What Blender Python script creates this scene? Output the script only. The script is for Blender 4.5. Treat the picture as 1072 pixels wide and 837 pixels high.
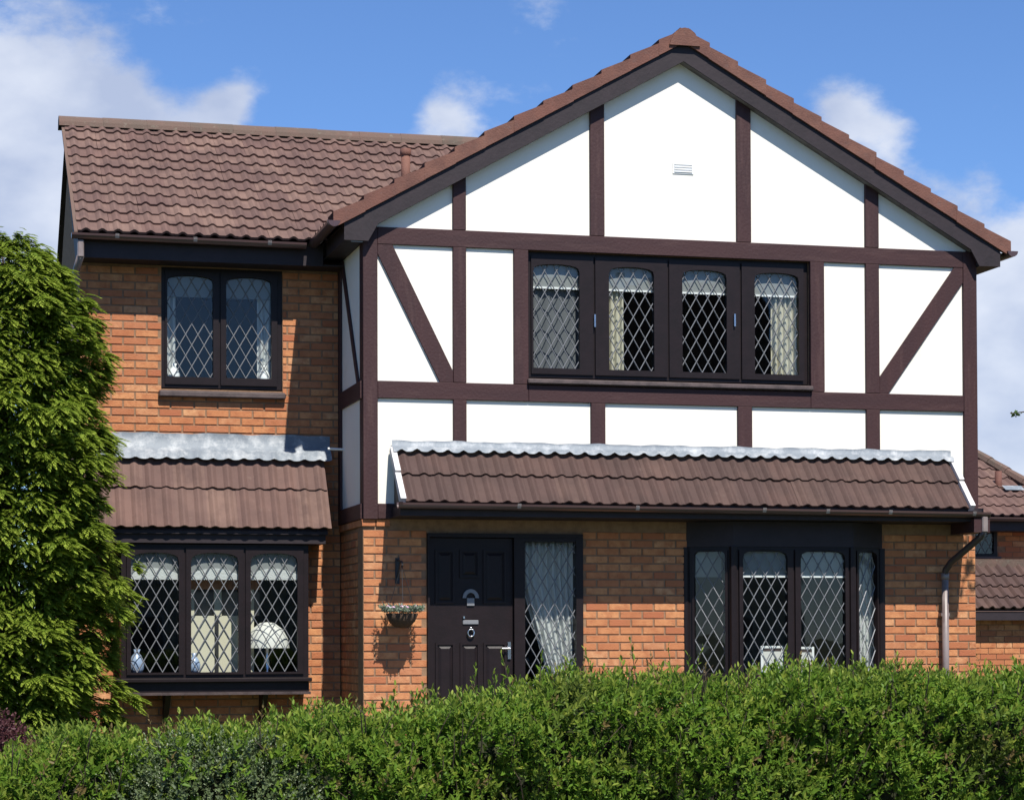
import bpy, bmesh, math, random
import numpy as np
from mathutils import Vector, Matrix
random.seed(7); np.random.seed(7)
PI = math.pi
scn = bpy.context.scene
for o in list(bpy.data.objects): bpy.data.objects.remove(o)
COL = scn.collection

# ---------------------------------------------------------------- camera
YAW, PITCH, ROLL = 0.2507, 0.0203, -0.0034
F = Vector((math.sin(YAW)*math.cos(PITCH), math.cos(YAW)*math.cos(PITCH), math.sin(PITCH)))
R = Vector((math.cos(YAW), -math.sin(YAW), 0)); U = R.cross(F)
R2 = R*math.cos(ROLL)+U*math.sin(ROLL); U2 = -R*math.sin(ROLL)+U*math.cos(ROLL)
cam = bpy.data.cameras.new('camera'); camo = bpy.data.objects.new('camera', cam); COL.objects.link(camo)
camo.matrix_world = Matrix(((R2.x,U2.x,-F.x,-3.874),(R2.y,U2.y,-F.y,-20.643),(R2.z,U2.z,-F.z,0.75),(0,0,0,1)))
cam.sensor_width = 36; cam.lens = 80.0; cam.shift_y = 0.192; cam.clip_end = 3000; cam.clip_start = 0.1
scn.camera = camo

# ---------------------------------------------------------------- light
SX, SK = 0.14, 1.45                      # per metre of depth: sideways shift and drop of shadows
sdir = Vector((SX, -1, SK)).normalized() # towards the sun
EL = math.asin(sdir.z); AZ = math.atan2(sdir.x, sdir.y)
sun = bpy.data.lights.new('sun', 'SUN'); sun.energy = 5.0; sun.angle = math.radians(0.5); sun.color = (1, .955, .87)
suno = bpy.data.objects.new('sun', sun); COL.objects.link(suno); suno.location = (5, -20, 30)
suno.rotation_euler = sdir.to_track_quat('Z', 'Y').to_euler()
scn.view_settings.view_transform = 'Standard'; scn.view_settings.look = 'None'
scn.view_settings.exposure = 0.5; scn.view_settings.gamma = 1

def azel(px, py):
    x = (px-536)/2382; y = (624.4-py)/2382
    d = (F + R2*x + U2*y).normalized()
    return d

W = bpy.data.worlds.new('World'); scn.world = W; W.use_nodes = True
nt = W.node_tree; nt.nodes.clear(); N = nt.nodes; Lk = nt.links
def nn(tree, t, **k):
    n = tree.nodes.new(t)
    for a, b in k.items(): setattr(n, a, b)
    return n
out = nn(nt, 'ShaderNodeOutputWorld'); bg = nn(nt, 'ShaderNodeBackground'); Lk.new(bg.outputs[0], out.inputs[0])
bg.inputs[1].default_value = 0.086
sky = nn(nt, 'ShaderNodeTexSky', sky_type='NISHITA', sun_disc=False, sun_elevation=EL, sun_rotation=AZ, air_density=1.0, dust_density=0.0, ozone_density=4.0, altitude=1200)
tint = nn(nt, 'ShaderNodeMix', data_type='RGBA', blend_type='MULTIPLY'); tint.inputs[0].default_value = 1
Lk.new(sky.outputs[0], tint.inputs[6]); tint.inputs[7].default_value = (.78, .96, 1.22, 1)
tc = nn(nt, 'ShaderNodeTexCoord')
def m_(op, a, b=None, c=None, tree=nt, clamp=False):
    n = nn(tree, 'ShaderNodeMath', operation=op); n.use_clamp = clamp
    for i, v in enumerate((a, b, c)):
        if v is None: continue
        if isinstance(v, (int, float)): n.inputs[i].default_value = v
        else: tree.links.new(v, n.inputs[i])
    return n.outputs[0]
blobs = [(10,110,2.2,.75),(-20,260,3.0,.7),(110,175,1.9,.62),(235,128,.85,.55),(60,235,2.4,.6),(470,122,.9,.46),(250,90,.6,.22),
         (880,120,1.0,.60),(925,150,.9,.55),(1000,205,1.25,.64),(1062,300,1.9,.62),(1075,400,2.2,.58),(1040,120,.7,.18),(1060,480,1.5,.42),
         (1180,330,2.6,.7),(-160,150,3.4,.7),(600,-330,2.2,.25),(1500,250,3.5,.6),(-700,300,4,.6)]
acc = 0.0
for px, py, s, a in blobs:
    d = azel(px, py)
    dp = nn(nt, 'ShaderNodeVectorMath', operation='DOT_PRODUCT'); Lk.new(tc.outputs['Generated'], dp.inputs[0]); dp.inputs[1].default_value = d
    k = 1/(math.radians(s)**2)           # exp(-(angle/s)^2) with 1-dot = angle^2/2
    e = m_('EXPONENT', m_('MULTIPLY', m_('SUBTRACT', dp.outputs['Value'], 1.0), 2*k))
    acc = m_('MULTIPLY_ADD', e, a, acc)
mp = nn(nt, 'ShaderNodeMapping'); Lk.new(tc.outputs['Generated'], mp.inputs[0]); mp.inputs['Scale'].default_value = (1, 1, 1.7)
n1 = nn(nt, 'ShaderNodeTexNoise'); n1.inputs['Scale'].default_value = 21; n1.inputs['Detail'].default_value = 9; n1.inputs['Roughness'].default_value = .60; Lk.new(mp.outputs[0], n1.inputs[0])
n2 = nn(nt, 'ShaderNodeTexNoise'); n2.inputs['Scale'].default_value = 5; n2.inputs['Detail'].default_value = 3; Lk.new(mp.outputs[0], n2.inputs[0])
far = m_('MULTIPLY', m_('SUBTRACT', n2.outputs[0], .455), 1.15)
dens0 = m_('ADD', m_('ADD', acc, far), m_('MULTIPLY', m_('SUBTRACT', n1.outputs[0], .5), 1.15))
mr = nn(nt, 'ShaderNodeMapRange', interpolation_type='SMOOTHSTEP'); Lk.new(dens0, mr.inputs[0])
mr.inputs[1].default_value = .30; mr.inputs[2].default_value = .66; mr.inputs[4].default_value = .9
n3 = nn(nt, 'ShaderNodeTexNoise'); n3.inputs['Scale'].default_value = 15; n3.inputs['Detail'].default_value = 5; Lk.new(mp.outputs[0], n3.inputs[0])
cr = nn(nt, 'ShaderNodeValToRGB'); Lk.new(n3.outputs[0], cr.inputs[0])
cr.color_ramp.elements[0].position = .35; cr.color_ramp.elements[0].color = (4.1, 4.7, 6.2, 1)
cr.color_ramp.elements[1].position = .62; cr.color_ramp.elements[1].color = (6.6, 7.0, 7.9, 1)
mx = nn(nt, 'ShaderNodeMix', data_type='RGBA'); Lk.new(mr.outputs[0], mx.inputs[0]); Lk.new(tint.outputs[2], mx.inputs[6]); Lk.new(cr.outputs[0], mx.inputs[7])
Lk.new(mx.outputs[2], bg.inputs[0])

# ---------------------------------------------------------------- materials
def mat(name, col, rough=.8, var=None, vscale=6, rnd=None, bump=0, bscale=60, spec=.3, metal=0, stain=None, transl=0, tipcol=None, vdist=(1,1,1), flipnoise=None):
    """col base; var second colour by world noise; rnd third colour by per-piece random; stain: (colour, scale, lo, hi)"""
    M = bpy.data.materials.new(name); M.use_nodes = True; t = M.node_tree; b = t.nodes['Principled BSDF']
    b.inputs['Roughness'].default_value = rough; b.inputs['Metallic'].default_value = metal; b.inputs['Specular IOR Level'].default_value = spec
    g = nn(t, 'ShaderNodeNewGeometry'); mpp = nn(t, 'ShaderNodeMapping'); t.links.new(g.outputs['Position'], mpp.inputs[0]); mpp.inputs['Scale'].default_value = vdist
    cur = nn(t, 'ShaderNodeRGB').outputs[0]; cur.default_value = (*col, 1)
    def mixin(fac, c, cur):
        x = nn(t, 'ShaderNodeMix', data_type='RGBA')
        t.links.new(fac, x.inputs[0]); t.links.new(cur, x.inputs[6]); x.inputs[7].default_value = (*c, 1); return x.outputs[2]
    if rnd:
        at = nn(t, 'ShaderNodeAttribute', attribute_name='rnd'); oi = nn(t, 'ShaderNodeObjectInfo')
        v = m_('FRACT', m_('ADD', at.outputs['Fac'], oi.outputs['Random'], tree=t), tree=t)
        if len(rnd) == 3 and isinstance(rnd[0], (int, float)): rnd = [(1, rnd)]
        rp = nn(t, 'ShaderNodeValToRGB'); t.links.new(v, rp.inputs[0]); e = rp.color_ramp.elements
        e[0].position = 0; e[0].color = (*col, 1); e[1].position = rnd[-1][0]; e[1].color = (*rnd[-1][1], 1)
        for p, c in rnd[:-1]: x = e.new(p); x.color = (*c, 1)
        cur = rp.outputs[0]
    if var:
        n = nn(t, 'ShaderNodeTexNoise'); n.inputs['Scale'].default_value = vscale; n.inputs['Detail'].default_value = 6; n.inputs['Roughness'].default_value = .65
        t.links.new(mpp.outputs[0], n.inputs[0])
        r = nn(t, 'ShaderNodeMapRange'); r.inputs[1].default_value = .38; r.inputs[2].default_value = .68; t.links.new(n.outputs[0], r.inputs[0])
        cur = mixin(r.outputs[0], var, cur)
    if stain:
        c, s, lo, hi = stain
        n = nn(t, 'ShaderNodeTexNoise'); n.inputs['Scale'].default_value = s; n.inputs['Detail'].default_value = 8; n.inputs['Roughness'].default_value = .7
        t.links.new(mpp.outputs[0], n.inputs[0])
        r = nn(t, 'ShaderNodeMapRange'); r.inputs[1].default_value = lo; r.inputs[2].default_value = hi; t.links.new(n.outputs[0], r.inputs[0])
        cur = mixin(r.outputs[0], c, cur)
    if tipcol:
        at = nn(t, 'ShaderNodeAttribute', attribute_name='tip')
        cur = mixin(at.outputs['Fac'], tipcol, cur)
    t.links.new(cur, b.inputs['Base Color'])
    if bump:
        n = nn(t, 'ShaderNodeTexNoise'); n.inputs['Scale'].default_value = bscale; n.inputs['Detail'].default_value = 5; t.links.new(g.outputs['Position'], n.inputs[0])
        bp = nn(t, 'ShaderNodeBump'); bp.inputs['Strength'].default_value = bump; bp.inputs['Distance'].default_value = .01
        t.links.new(n.outputs[0], bp.inputs['Height']); t.links.new(bp.outputs[0], b.inputs['Normal'])
    if transl:
        tr = nn(t, 'ShaderNodeBsdfTranslucent'); ms = nn(t, 'ShaderNodeMixShader'); ms.inputs[0].default_value = transl
        t.links.new(cur, tr.inputs[0]); t.links.new(b.outputs[0], ms.inputs[1]); t.links.new(tr.outputs[0], ms.inputs[2])
        t.links.new(ms.outputs[0], t.nodes['Material Output'].inputs[0])
    return M
M = {}
M['brick'] = mat('brick', (.47,.180,.078), .9, var=(.38,.136,.060), vscale=9, rnd=[(.25,(.58,.270,.120)),(.5,(.49,.198,.086)),(.75,(.37,.118,.058)),(1,(.62,.33,.165))], bump=.5, bscale=90, stain=((.20,.085,.045),22,.58,.8))
M['mortar'] = mat('mortar', (.29,.175,.105), .95, var=(.20,.12,.075), vscale=14, bump=.4, bscale=120)
M['render'] = mat('render', (.82,.79,.72), .9, var=(.80,.765,.69), vscale=2.2, bump=.12, bscale=55, stain=((.66,.61,.50),1.5,.56,.95))
M['timber'] = mat('timber', (.050,.021,.022), .62, var=(.036,.016,.018), vscale=5, bump=.3, bscale=40, stain=((.085,.045,.042),16,.52,.85), vdist=(1,1,.12))
M['timberh'] = mat('timber_board', (.050,.021,.022), .62, var=(.036,.016,.018), vscale=5, bump=.3, bscale=40, stain=((.085,.045,.042),16,.52,.85), vdist=(.12,1,1))
M['frame'] = mat('frame', (.014,.0085,.0095), .45, var=(.010,.0065,.007), vscale=8, bump=.1, bscale=30, spec=.25)
M['sill'] = mat('sill', (.085,.062,.06), .5, var=(.045,.033,.033), vscale=9, bump=.2)
M['barge'] = mat('barge', (.029,.021,.025), .6, var=(.021,.016,.019), vscale=6, bump=.2, bscale=30)
M['soffit'] = mat('soffit', (.16,.15,.145), .7, var=(.07,.06,.06), vscale=5)
M['tile'] = mat('tile', (.135,.080,.066), .85, var=(.10,.060,.052), vscale=3, rnd=[(.3,(.195,.122,.097)),(.6,(.122,.072,.062)),(1,(.162,.094,.077))], bump=.35, bscale=70, stain=((.23,.165,.135),17,.62,.9))
M['tile2'] = mat('canopy_tile', (.078,.044,.037), .8, var=(.060,.036,.031), vscale=3, rnd=[(.3,(.104,.062,.050)),(.6,(.070,.041,.036)),(1,(.090,.051,.042))], bump=.5, bscale=70, stain=((.15,.11,.09),15,.6,.9))
M['verge'] = mat('verge_tile', (.155,.066,.050), .8, var=(.11,.050,.040), vscale=5, rnd=(.18,.085,.062), bump=.5, bscale=60, stain=((.13,.08,.07),13,.55,.8))
M['ridge'] = mat('ridge_tile', (.10,.078,.062), .9, var=(.14,.085,.068), vscale=4, rnd=(.13,.088,.07), bump=.6, bscale=50, stain=((.22,.21,.16),18,.58,.8))
M['lead'] = mat('lead_flashing', (.20,.225,.255), .6, var=(.13,.155,.185), vscale=3, bump=.5, bscale=14, metal=.1, spec=.4, stain=((.46,.475,.49),6,.46,.74))
M['plaster'] = mat('verge_mortar', (.66,.64,.64), .9, var=(.5,.47,.45), vscale=12, bump=.6, bscale=60)
M['came'] = mat('came', (.185,.19,.205), .5, spec=.4)
M['gutter'] = mat('gutter', (.075,.042,.042), .28, var=(.065,.04,.042), vscale=4, spec=.6)
M['guttergrey'] = mat('gutter_bracket', (.30,.27,.27), .4)
M['pipe'] = mat('downpipe', (.24,.195,.185), .4, var=(.15,.115,.11), vscale=5, spec=.5)
M['pipedark'] = mat('downpipe_dark', (.05,.035,.036), .35, spec=.5)
M['white'] = mat('white_paint', (.78,.78,.77), .5)
M['net'] = mat('net_curtain', (.70,.71,.70), .95, transl=.3, bump=.5, bscale=60)
M['cream'] = mat('cream_curtain', (.66,.62,.50), .95, transl=.2, var=(.55,.52,.42), vscale=12)
M['blind'] = mat('blind', (.27,.28,.28), .9, transl=.15)
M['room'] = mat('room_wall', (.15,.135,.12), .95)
M['metal'] = mat('chrome', (.62,.62,.64), .25, metal=1, spec=.6)
M['iron'] = mat('iron', (.03,.03,.032), .5)
M['leaf'] = mat('leaf', (.085,.180,.018), .5, var=(.140,.255,.026), vscale=3.2, rnd=[(.35,(.13,.25,.024)),(.7,(.055,.125,.016)),(1,(.12,.19,.030))], spec=.22, transl=.42, tipcol=(.33,.38,.06), stain=((.085,.12,.026),2.3,.52,.68))
M['leafred'] = mat('leaf_red', (.13,.10,.03), .5, rnd=(.17,.12,.045), spec=.3, transl=.3)
M['leafgrey'] = mat('leaf_grey', (.085,.125,.045), .42, var=(.12,.17,.055), vscale=6, rnd=(.15,.18,.10), spec=.5, transl=.25)
M['conifer'] = mat('conifer', (.095,.165,.020), .6, var=(.165,.24,.024), vscale=3, rnd=[(.5,(.14,.21,.018)),(1,(.07,.12,.013))], spec=.2, transl=.40, tipcol=(.54,.62,.10))
M['purple'] = mat('purple_leaf', (.075,.022,.030), .5, rnd=(.11,.045,.045), transl=.25)
M['leaftree'] = mat('leaf_tree', (.05,.10,.025), .5, rnd=(.09,.14,.04), transl=.3)
M['core'] = mat('hedge_shade_core', (.018,.022,.010), .95, var=(.03,.035,.012), vscale=30, bump=1, bscale=60)  # near black so that gaps in the leaves read as shade
M['bark'] = mat('bark', (.085,.060,.042), .95, var=(.05,.036,.027), vscale=14, bump=.8, bscale=40)
M['grass'] = mat('lawn', (.05,.07,.022), .9, var=(.08,.085,.03), vscale=3, bump=.8, bscale=60)
M['paving'] = mat('paving', (.28,.26,.23), .9, var=(.20,.185,.17), vscale=5, bump=.4)
M['asphalt'] = mat('asphalt', (.055,.055,.056), .9, var=(.04,.04,.042), vscale=4, bump=.5, bscale=90)
M['kerb'] = mat('kerb', (.30,.29,.27), .9, var=(.22,.21,.2), vscale=6)
M['flower'] = mat('flower', (.55,.30,.45), .8, rnd=(.75,.72,.75))
M['silverleaf'] = mat('silver_leaf', (.26,.30,.26), .8, rnd=(.12,.17,.09), transl=.2)
M['coir'] = mat('coir', (.07,.045,.03), .95, bump=.8)
M['creamwall'] = mat('cream_wall', (.62,.58,.45), .9, var=(.58,.54,.42), vscale=1)
M['blue'] = mat('blue_glaze', (.30,.38,.55), .3, spec=.6)
M['shade'] = mat('lamp_shade', (.75,.74,.70), .8, transl=.2)
g = bpy.data.materials.new('glass'); g.use_nodes = True; t = g.node_tree; t.nodes.clear()
o_ = nn(t,'ShaderNodeOutputMaterial'); ms = nn(t,'ShaderNodeMixShader'); tr = nn(t,'ShaderNodeBsdfTransparent'); gl = nn(t,'ShaderNodeBsdfGlossy'); fr = nn(t,'ShaderNodeLayerWeight')
tr.inputs[0].default_value = (.90,.93,.92,1); gl.inputs['Roughness'].default_value = .015; fr.inputs[0].default_value = .5
fz = m_('MULTIPLY_ADD', m_('POWER', fr.outputs['Facing'], 5.0, tree=t), .92, .05, tree=t)
nz = nn(t,'ShaderNodeTexNoise'); nz.inputs['Scale'].default_value = 2.2; gg = nn(t,'ShaderNodeNewGeometry'); t.links.new(gg.outputs['Position'], nz.inputs[0])
bb = nn(t,'ShaderNodeBump'); bb.inputs['Strength'].default_value = .08; bb.inputs['Distance'].default_value = .02; t.links.new(nz.outputs[0], bb.inputs['Height']); t.links.new(bb.outputs[0], gl.inputs['Normal'])
t.links.new(fz, ms.inputs[0]); t.links.new(tr.outputs[0], ms.inputs[1]); t.links.new(gl.outputs[0], ms.inputs[2]); t.links.new(ms.outputs[0], o_.inputs[0])
M['glass'] = g

# ---------------------------------------------------------------- helpers
def link(o, parent=None):
    COL.objects.link(o)
    if parent is not None:
        o.parent = parent; p = parent; loc = Vector((0,0,0))
        if p.type == 'EMPTY': loc = p.location
        o.matrix_parent_inverse = Matrix.Translation(-loc)
    return o
def thing(name, label, cat, loc, group=None):
    o = bpy.data.objects.new(name, None); o.empty_display_size = .2; o.location = loc; COL.objects.link(o)
    o['label'] = label; o['category'] = cat
    if group: o['group'] = group
    return o
def tag(o, label, cat, group=None):
    o['label'] = label; o['category'] = cat
    if group: o['group'] = group
    return o
class MB:
    def __init__(s): s.v = []; s.f = []; s.r = []; s.tip = []
    def add(s, vs, fs, r=None):
        b = len(s.v); s.v += [tuple(v) for v in vs]; s.f += [tuple(i+b for i in f) for f in fs]
        s.r += [random.random() if r is None else r]*len(fs); return s
    def box(s, x0, x1, y0, y1, z0, z1, r=None):
        return s.add([(x0,y0,z0),(x1,y0,z0),(x1,y1,z0),(x0,y1,z0),(x0,y0,z1),(x1,y0,z1),(x1,y1,z1),(x0,y1,z1)],
            [(0,3,2,1),(4,5,6,7),(0,1,5,4),(1,2,6,5),(2,3,7,6),(3,0,4,7)], r)
    def prism(s, pts, y0, y1, r=None):      # pts (x,z) counter-clockwise seen from -Y, extruded in Y
        n = len(pts)
        vs = [(x,y0,z) for x,z in pts]+[(x,y1,z) for x,z in pts]
        return s.add(vs, [tuple(range(n)), tuple(range(2*n-1,n-1,-1))]+[((i+1)%n,i,i+n,(i+1)%n+n) for i in range(n)], r)
    def hull(s, A, B, r=None):              # loft between two equal-length loops
        n = len(A)
        return s.add(list(A)+list(B), [tuple(range(n))[::-1], tuple(range(n,2*n))]+[(i,(i+1)%n,(i+1)%n+n,i+n) for i in range(n)], r)
    def tube(s, pts, rad, seg=10, r=None, caps=True):
        pts = [Vector(p) for p in pts]; n = len(pts); rads = rad if isinstance(rad,(list,tuple)) else [rad]*n
        vs = []; prev = None
        for i,p in enumerate(pts):
            d = (pts[min(i+1,n-1)]-pts[max(i-1,0)]).normalized()
            a = Vector((0,0,1)) if abs(d.z) < .9 else Vector((1,0,0))
            if prev is not None: a = prev
            u = (a-d*a.dot(d)).normalized(); w = d.cross(u); prev = u
            for k in range(seg):
                q = 2*PI*k/seg; vs.append(p+(u*math.cos(q)+w*math.sin(q))*rads[i])
        fs = [(i*seg+k,i*seg+(k+1)%seg,(i+1)*seg+(k+1)%seg,(i+1)*seg+k) for i in range(n-1) for k in range(seg)]
        if caps: fs += [tuple(range(seg))[::-1], tuple(range((n-1)*seg,n*seg))]
        return s.add(vs, fs, r)
    def lathe(s, prof, c, seg=20, r=None):
        n = len(prof); vs = [(c[0]+a*math.cos(2*PI*k/seg), c[1]+a*math.sin(2*PI*k/seg), c[2]+z) for a,z in prof for k in range(seg)]
        return s.add(vs, [(i*seg+k,i*seg+(k+1)%seg,(i+1)*seg+(k+1)%seg,(i+1)*seg+k) for i in range(n-1) for k in range(seg)], r)
    def mesh(s, name, material, smooth=False):
        me = bpy.data.meshes.new(name); me.from_pydata(s.v, [], s.f)
        a = me.attributes.new('rnd','FLOAT','FACE'); a.data.foreach_set('value', s.r)
        me.materials.append(M[material] if isinstance(material,str) else material)
        if smooth: me.polygons.foreach_set('use_smooth', [True]*len(me.polygons))
        return me
    def build(s, name, material, parent=None, smooth=False, bevel=0, kind=None):
        o = bpy.data.objects.new(name, s.mesh(name, material, smooth)); link(o, parent)
        if bevel:
            m = o.modifiers.new('bevel','BEVEL'); m.width = bevel; m.segments = 1; m.limit_method = 'ANGLE'
        if kind: o['kind'] = kind
        return o

# ---------------------------------------------------------------- ground, road
def gz(y):      # garden slopes gently down from the house to the road
    if y > -1: return -.36
    if y > -11.4: return -.36-(-1-y)/10.4*.46
    return -.82
def sheet(name, m, x0, x1, y0, y1, dz=0, nx=2, ny=2, slope=True, zc=0):
    b = MB(); vs = []; fs = []
    for j in range(ny+1):
        for i in range(nx+1):
            x = x0+(x1-x0)*i/nx; y = y0+(y1-y0)*j/ny; vs.append((x,y,(gz(y) if slope else zc)+dz))
    for j in range(ny):
        for i in range(nx): a = j*(nx+1)+i; fs.append((a,a+1,a+nx+2,a+nx+1))
    b.add(vs, fs); return b.build(name, m, kind='structure')
def profsheet(name, m, x0, x1, ys, dz):
    b = MB(); vs = []
    for y in ys: vs += [(x0,y,gz(y)+dz),(x1,y,gz(y)+dz)]
    b.add(vs, [(2*i,2*i+1,2*i+3,2*i+2) for i in range(len(ys)-1)]); return b.build(name, m, kind='structure')
profsheet('ground', 'grass', -900, 900, [-900,-60,-11.4,-1,8,60,1500], -.14)
profsheet('lawn', 'grass', -40, 12, [-11.5,-11.4,-6,-1,0,3], 0)
profsheet('path', 'paving', .35, 1.7, [-11.3,-6,-1,.3], .006)
b = MB().box(-60,60,-14.0,-11.6,-1.1,-.83); b.build('pavement','paving',kind='structure')
b = MB().box(-60,60,-14.15,-14.0,-1.1,-.826); b.build('kerb','kerb',kind='structure')
b = MB().box(-60,60,-21.5,-14.15,-1.3,-.94); b.build('road','asphalt',kind='structure')
b = MB().box(-60,60,-24,-21.5,-1.1,-.83); b.build('pavement','paving',kind='structure')

# ---------------------------------------------------------------- the house
SL = .566
SLW = .684; YR = 3.0     # wing roof: slope and ridge line
house = thing('house', 'brick house with half timbered white gable, dark brown windows and brown tiled roofs', 'house', (1.8, 3, -.36))
WINGY = 1.215
def wall_grid(b, u0, u1, z0, z1, ops, P, T, N_):    # P(u,z)->front point; N_ = inward offset vector * thickness
    us = sorted({u0,u1,*[min(max(v,u0),u1) for o in ops for v in (o[0],o[1])]}); zs = sorted({z0,z1,*[min(max(v,z0),z1) for o in ops for v in (o[2],o[3])]})
    def solid(i,j):
        if i < 0 or j < 0 or i >= len(us)-1 or j >= len(zs)-1: return False
        u = (us[i]+us[i+1])/2; z = (zs[j]+zs[j+1])/2
        return not any(o[0] < u < o[1] and o[2] < z < o[3] for o in ops)
    n = Vector(N_)
    for i in range(len(us)-1):
        for j in range(len(zs)-1):
            if not solid(i,j): continue
            q = [Vector(P(us[i],zs[j])),Vector(P(us[i+1],zs[j])),Vector(P(us[i+1],zs[j+1])),Vector(P(us[i],zs[j+1]))]
            b.add(q, [(0,1,2,3)]); b.add([v+n for v in q], [(3,2,1,0)])
            for k,(di,dj) in enumerate(((0,-1),(1,0),(0,1),(-1,0))):
                if not solid(i+di,j+dj):
                    a,c = q[k],q[(k+1)%4]; b.add([a,a+n,c+n,c],[(0,1,2,3)])
BR = []   # every brick: (score, wall, P, u0,u1,z0,z1,out)
def bricks(wall, u0, u1, z0, z1, ops, P, out, rank, phase=0.):
    nrow = int((z1-z0)/.075+.5)
    for j in range(nrow):
        a = z0+j*.075; c = min(a+.065, z1-.003)
        spans = [(u0,u1)]
        for o in ops:
            if min(o[3],c)-max(o[2],a) > .02:
                ns = []
                for s in spans:
                    if o[1] <= s[0] or o[0] >= s[1]: ns.append(s); continue
                    if o[0] > s[0]: ns.append((s[0],o[0]))
                    if o[1] < s[1]: ns.append((o[1],s[1]))
                spans = ns
        off = phase+(.1125 if j%2 else 0)
        k0 = int(math.floor((u0-off)/.225))-1; k1 = int((u1-off)/.225)+2
        for k in range(k0,k1):
            for s in spans:
                x0 = max(off+k*.225, s[0]); x1 = min(off+k*.225+.215, s[1])
                if x1-x0 > .04: BR.append((rank(x0,a), wall, P, x0+.001, x1-.001, a, c, Vector(out)))
def brick_mesh(L, H, d):
    b = MB(); e = .004
    return b.add([(e,-d,e),(L-e,-d,e),(L-e,-d,H-e),(e,-d,H-e),(0,0.006,0),(L,0.006,0),(L,0.006,H),(0,0.006,H)], [(0,1,2,3),(4,5,1,0),(5,6,2,1),(6,7,3,2),(7,4,0,3)], 0.0)

# openings: ground floor front
opF = [(.60,2.105,-.6,1.775),(3.14,5.155,.30,1.665)]
b = MB(); PF = lambda u,z:(u,.02,z)
wall_grid(b, 0, 6.15, -.5, 1.90, opF, PF, .25, (0,.25,0)); fw = b.build('front_wall','mortar',house)
# side return of the timbered wing, ground floor (faces -X)
PS = lambda u,z:(0.0,u,z)
b = MB(); wall_grid(b, .021, WINGY+.25, -.5, 1.83, [], lambda u,z:(0.012,u,z), .2, (.2,0,0)); sw = b.build('side_wall','mortar',house)
# recessed wing wall
opW = [(-1.73,-.565,3.19,4.36),(-2.13,-.375,.32,1.66)]
PW = lambda u,z:(u,WINGY,z)
b = MB(); wall_grid(b, -2.5, .0, -.5, 4.37, opW, PW, .25, (0,.25,0)); ww = b.build('wing_wall','mortar',house)
# remaining shell: gable end of the wing, right flank, back
b = MB(); b.box(-2.5,-2.25,WINGY+.251,4.8,-.5,4.37); b.box(5.9,6.148,.272,8.0,-.5,4.45); b.box(-2.5,6.148,8.0,8.25,-.5,4.37)
b.prism([(-2.5,0),(-2.25,0),(-2.25,.01),(-2.5,.01)],0,.01)
b.add([(-2.5,WINGY,4.37),(-2.5,4.8,4.37),(-2.5,YR,5.75),(-2.3,WINGY,4.37),(-2.3,4.8,4.37),(-2.3,YR,5.75)],[(0,2,1),(3,4,5),(0,1,4,3),(1,2,5,4),(2,0,3,5)])
b.build('rear_shell','mortar',house)
bricks(fw, 0, 6.15, -.37, 1.83, opF, PF, (0,-1,0), lambda x,z:(0 if z>.35 else 9)+abs(x-3)*.01, phase=.0)
bricks(sw, .02, WINGY-.005, -.37, 1.83, [], lambda u,z:(0.012,u,z), (-1,0,0), lambda x,z: 5, phase=.1)
bricks(ww, -2.5, .0, -.37, 4.36, opW, PW, (0,-1,0), lambda x,z: 2, phase=.05)
BR.sort(key=lambda r: r[0])
cache = {}
loose = MB()
for i,(rk,wl,P,x0,x1,a,c,out_) in enumerate(BR):
    L = x1-x0; H = c-a; o3 = Vector(P(x0,a)); ang = 0
    if abs(out_.x) > .5: o3 = Vector(P(x1,a)); ang = -PI/2
    d = .007+random.uniform(-.002,.003)
    if i < 300:
        key = (round(L,3), round(H,3), i%3)
        if key not in cache: cache[key] = brick_mesh(L, H, d).mesh('brick','brick')
        ob = bpy.data.objects.new('brick', cache[key]); ob.matrix_basis = Matrix.Translation(o3)@Matrix.Rotation(ang,4,'Z'); link(ob, wl)
    else:
        bm_ = brick_mesh(L,H,d); mt = Matrix.Translation(o3)@Matrix.Rotation(ang,4,'Z')
        loose.add([mt@Vector(v) for v in bm_.v], bm_.f)
loose.build('brickwork','brick',house,kind='stuff')
# projecting string course under the timbering: brick by brick
for k in range(2): MB().box(-.012+k*.135,.118+k*.135-.006,-.004,.019,1.834,1.893).build('string_brick','brick',house)
b = MB()
for k in range(9): b.box(-.014,.0115,.022+k*.131,.022+k*.131+.125,1.834,1.893)
b.build('string_course','brick',house,kind='stuff')

# --- gable wing upper storey: backing block, render panels, timbers
def roofz(x): return 6.585-SL*abs(x-3.09)        # top of the tiles on the gable
opG = [(1.575,4.405,3.19,4.44)]
b = MB(); wall_grid(b, .012, 6.153, 1.90, 4.60, opG, lambda u,z:(u,.022,z), .23, (0,.23,0))
b.prism([(.012,4.601),(6.153,4.601),(6.153,roofz(6.153)-.20),(3.09,roofz(3.09)-.20),(.012,roofz(.012)-.20)],.022,.25)
b.box(.012,.23,.253,WINGY+.2,1.90,4.45)
b.build('timbered_wall','mortar',house)
def gz_(x): return roofz(x)-.19
def panel(pts): return MB().prism(pts, .0, .0215).build('render_panel','render',house)
for a,c in ((.134,.849),(.976,2.184),(2.326,3.654),(3.801,4.984),(5.126,6.06)):
    pts = [(a,4.601),(c,4.601),(c,max(gz_(c),4.61))]
    if a < 3.09 < c: pts.append((3.09,gz_(3.09)))
    pts.append((a,max(gz_(a),4.611))); panel(pts)
for a,c in ((.134,.849),(.976,1.434),(4.551,4.984),(5.126,6.019)): panel([(a,3.176),(c,3.176),(c,4.439),(a,4.439)])
for a,c in ((.134,.849),(.976,2.184),(2.326,3.654),(3.801,4.984),(5.126,6.019)): panel([(a,2.041),(c,2.041),(c,3.014),(a,3.014)])
TP = -.028
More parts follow.
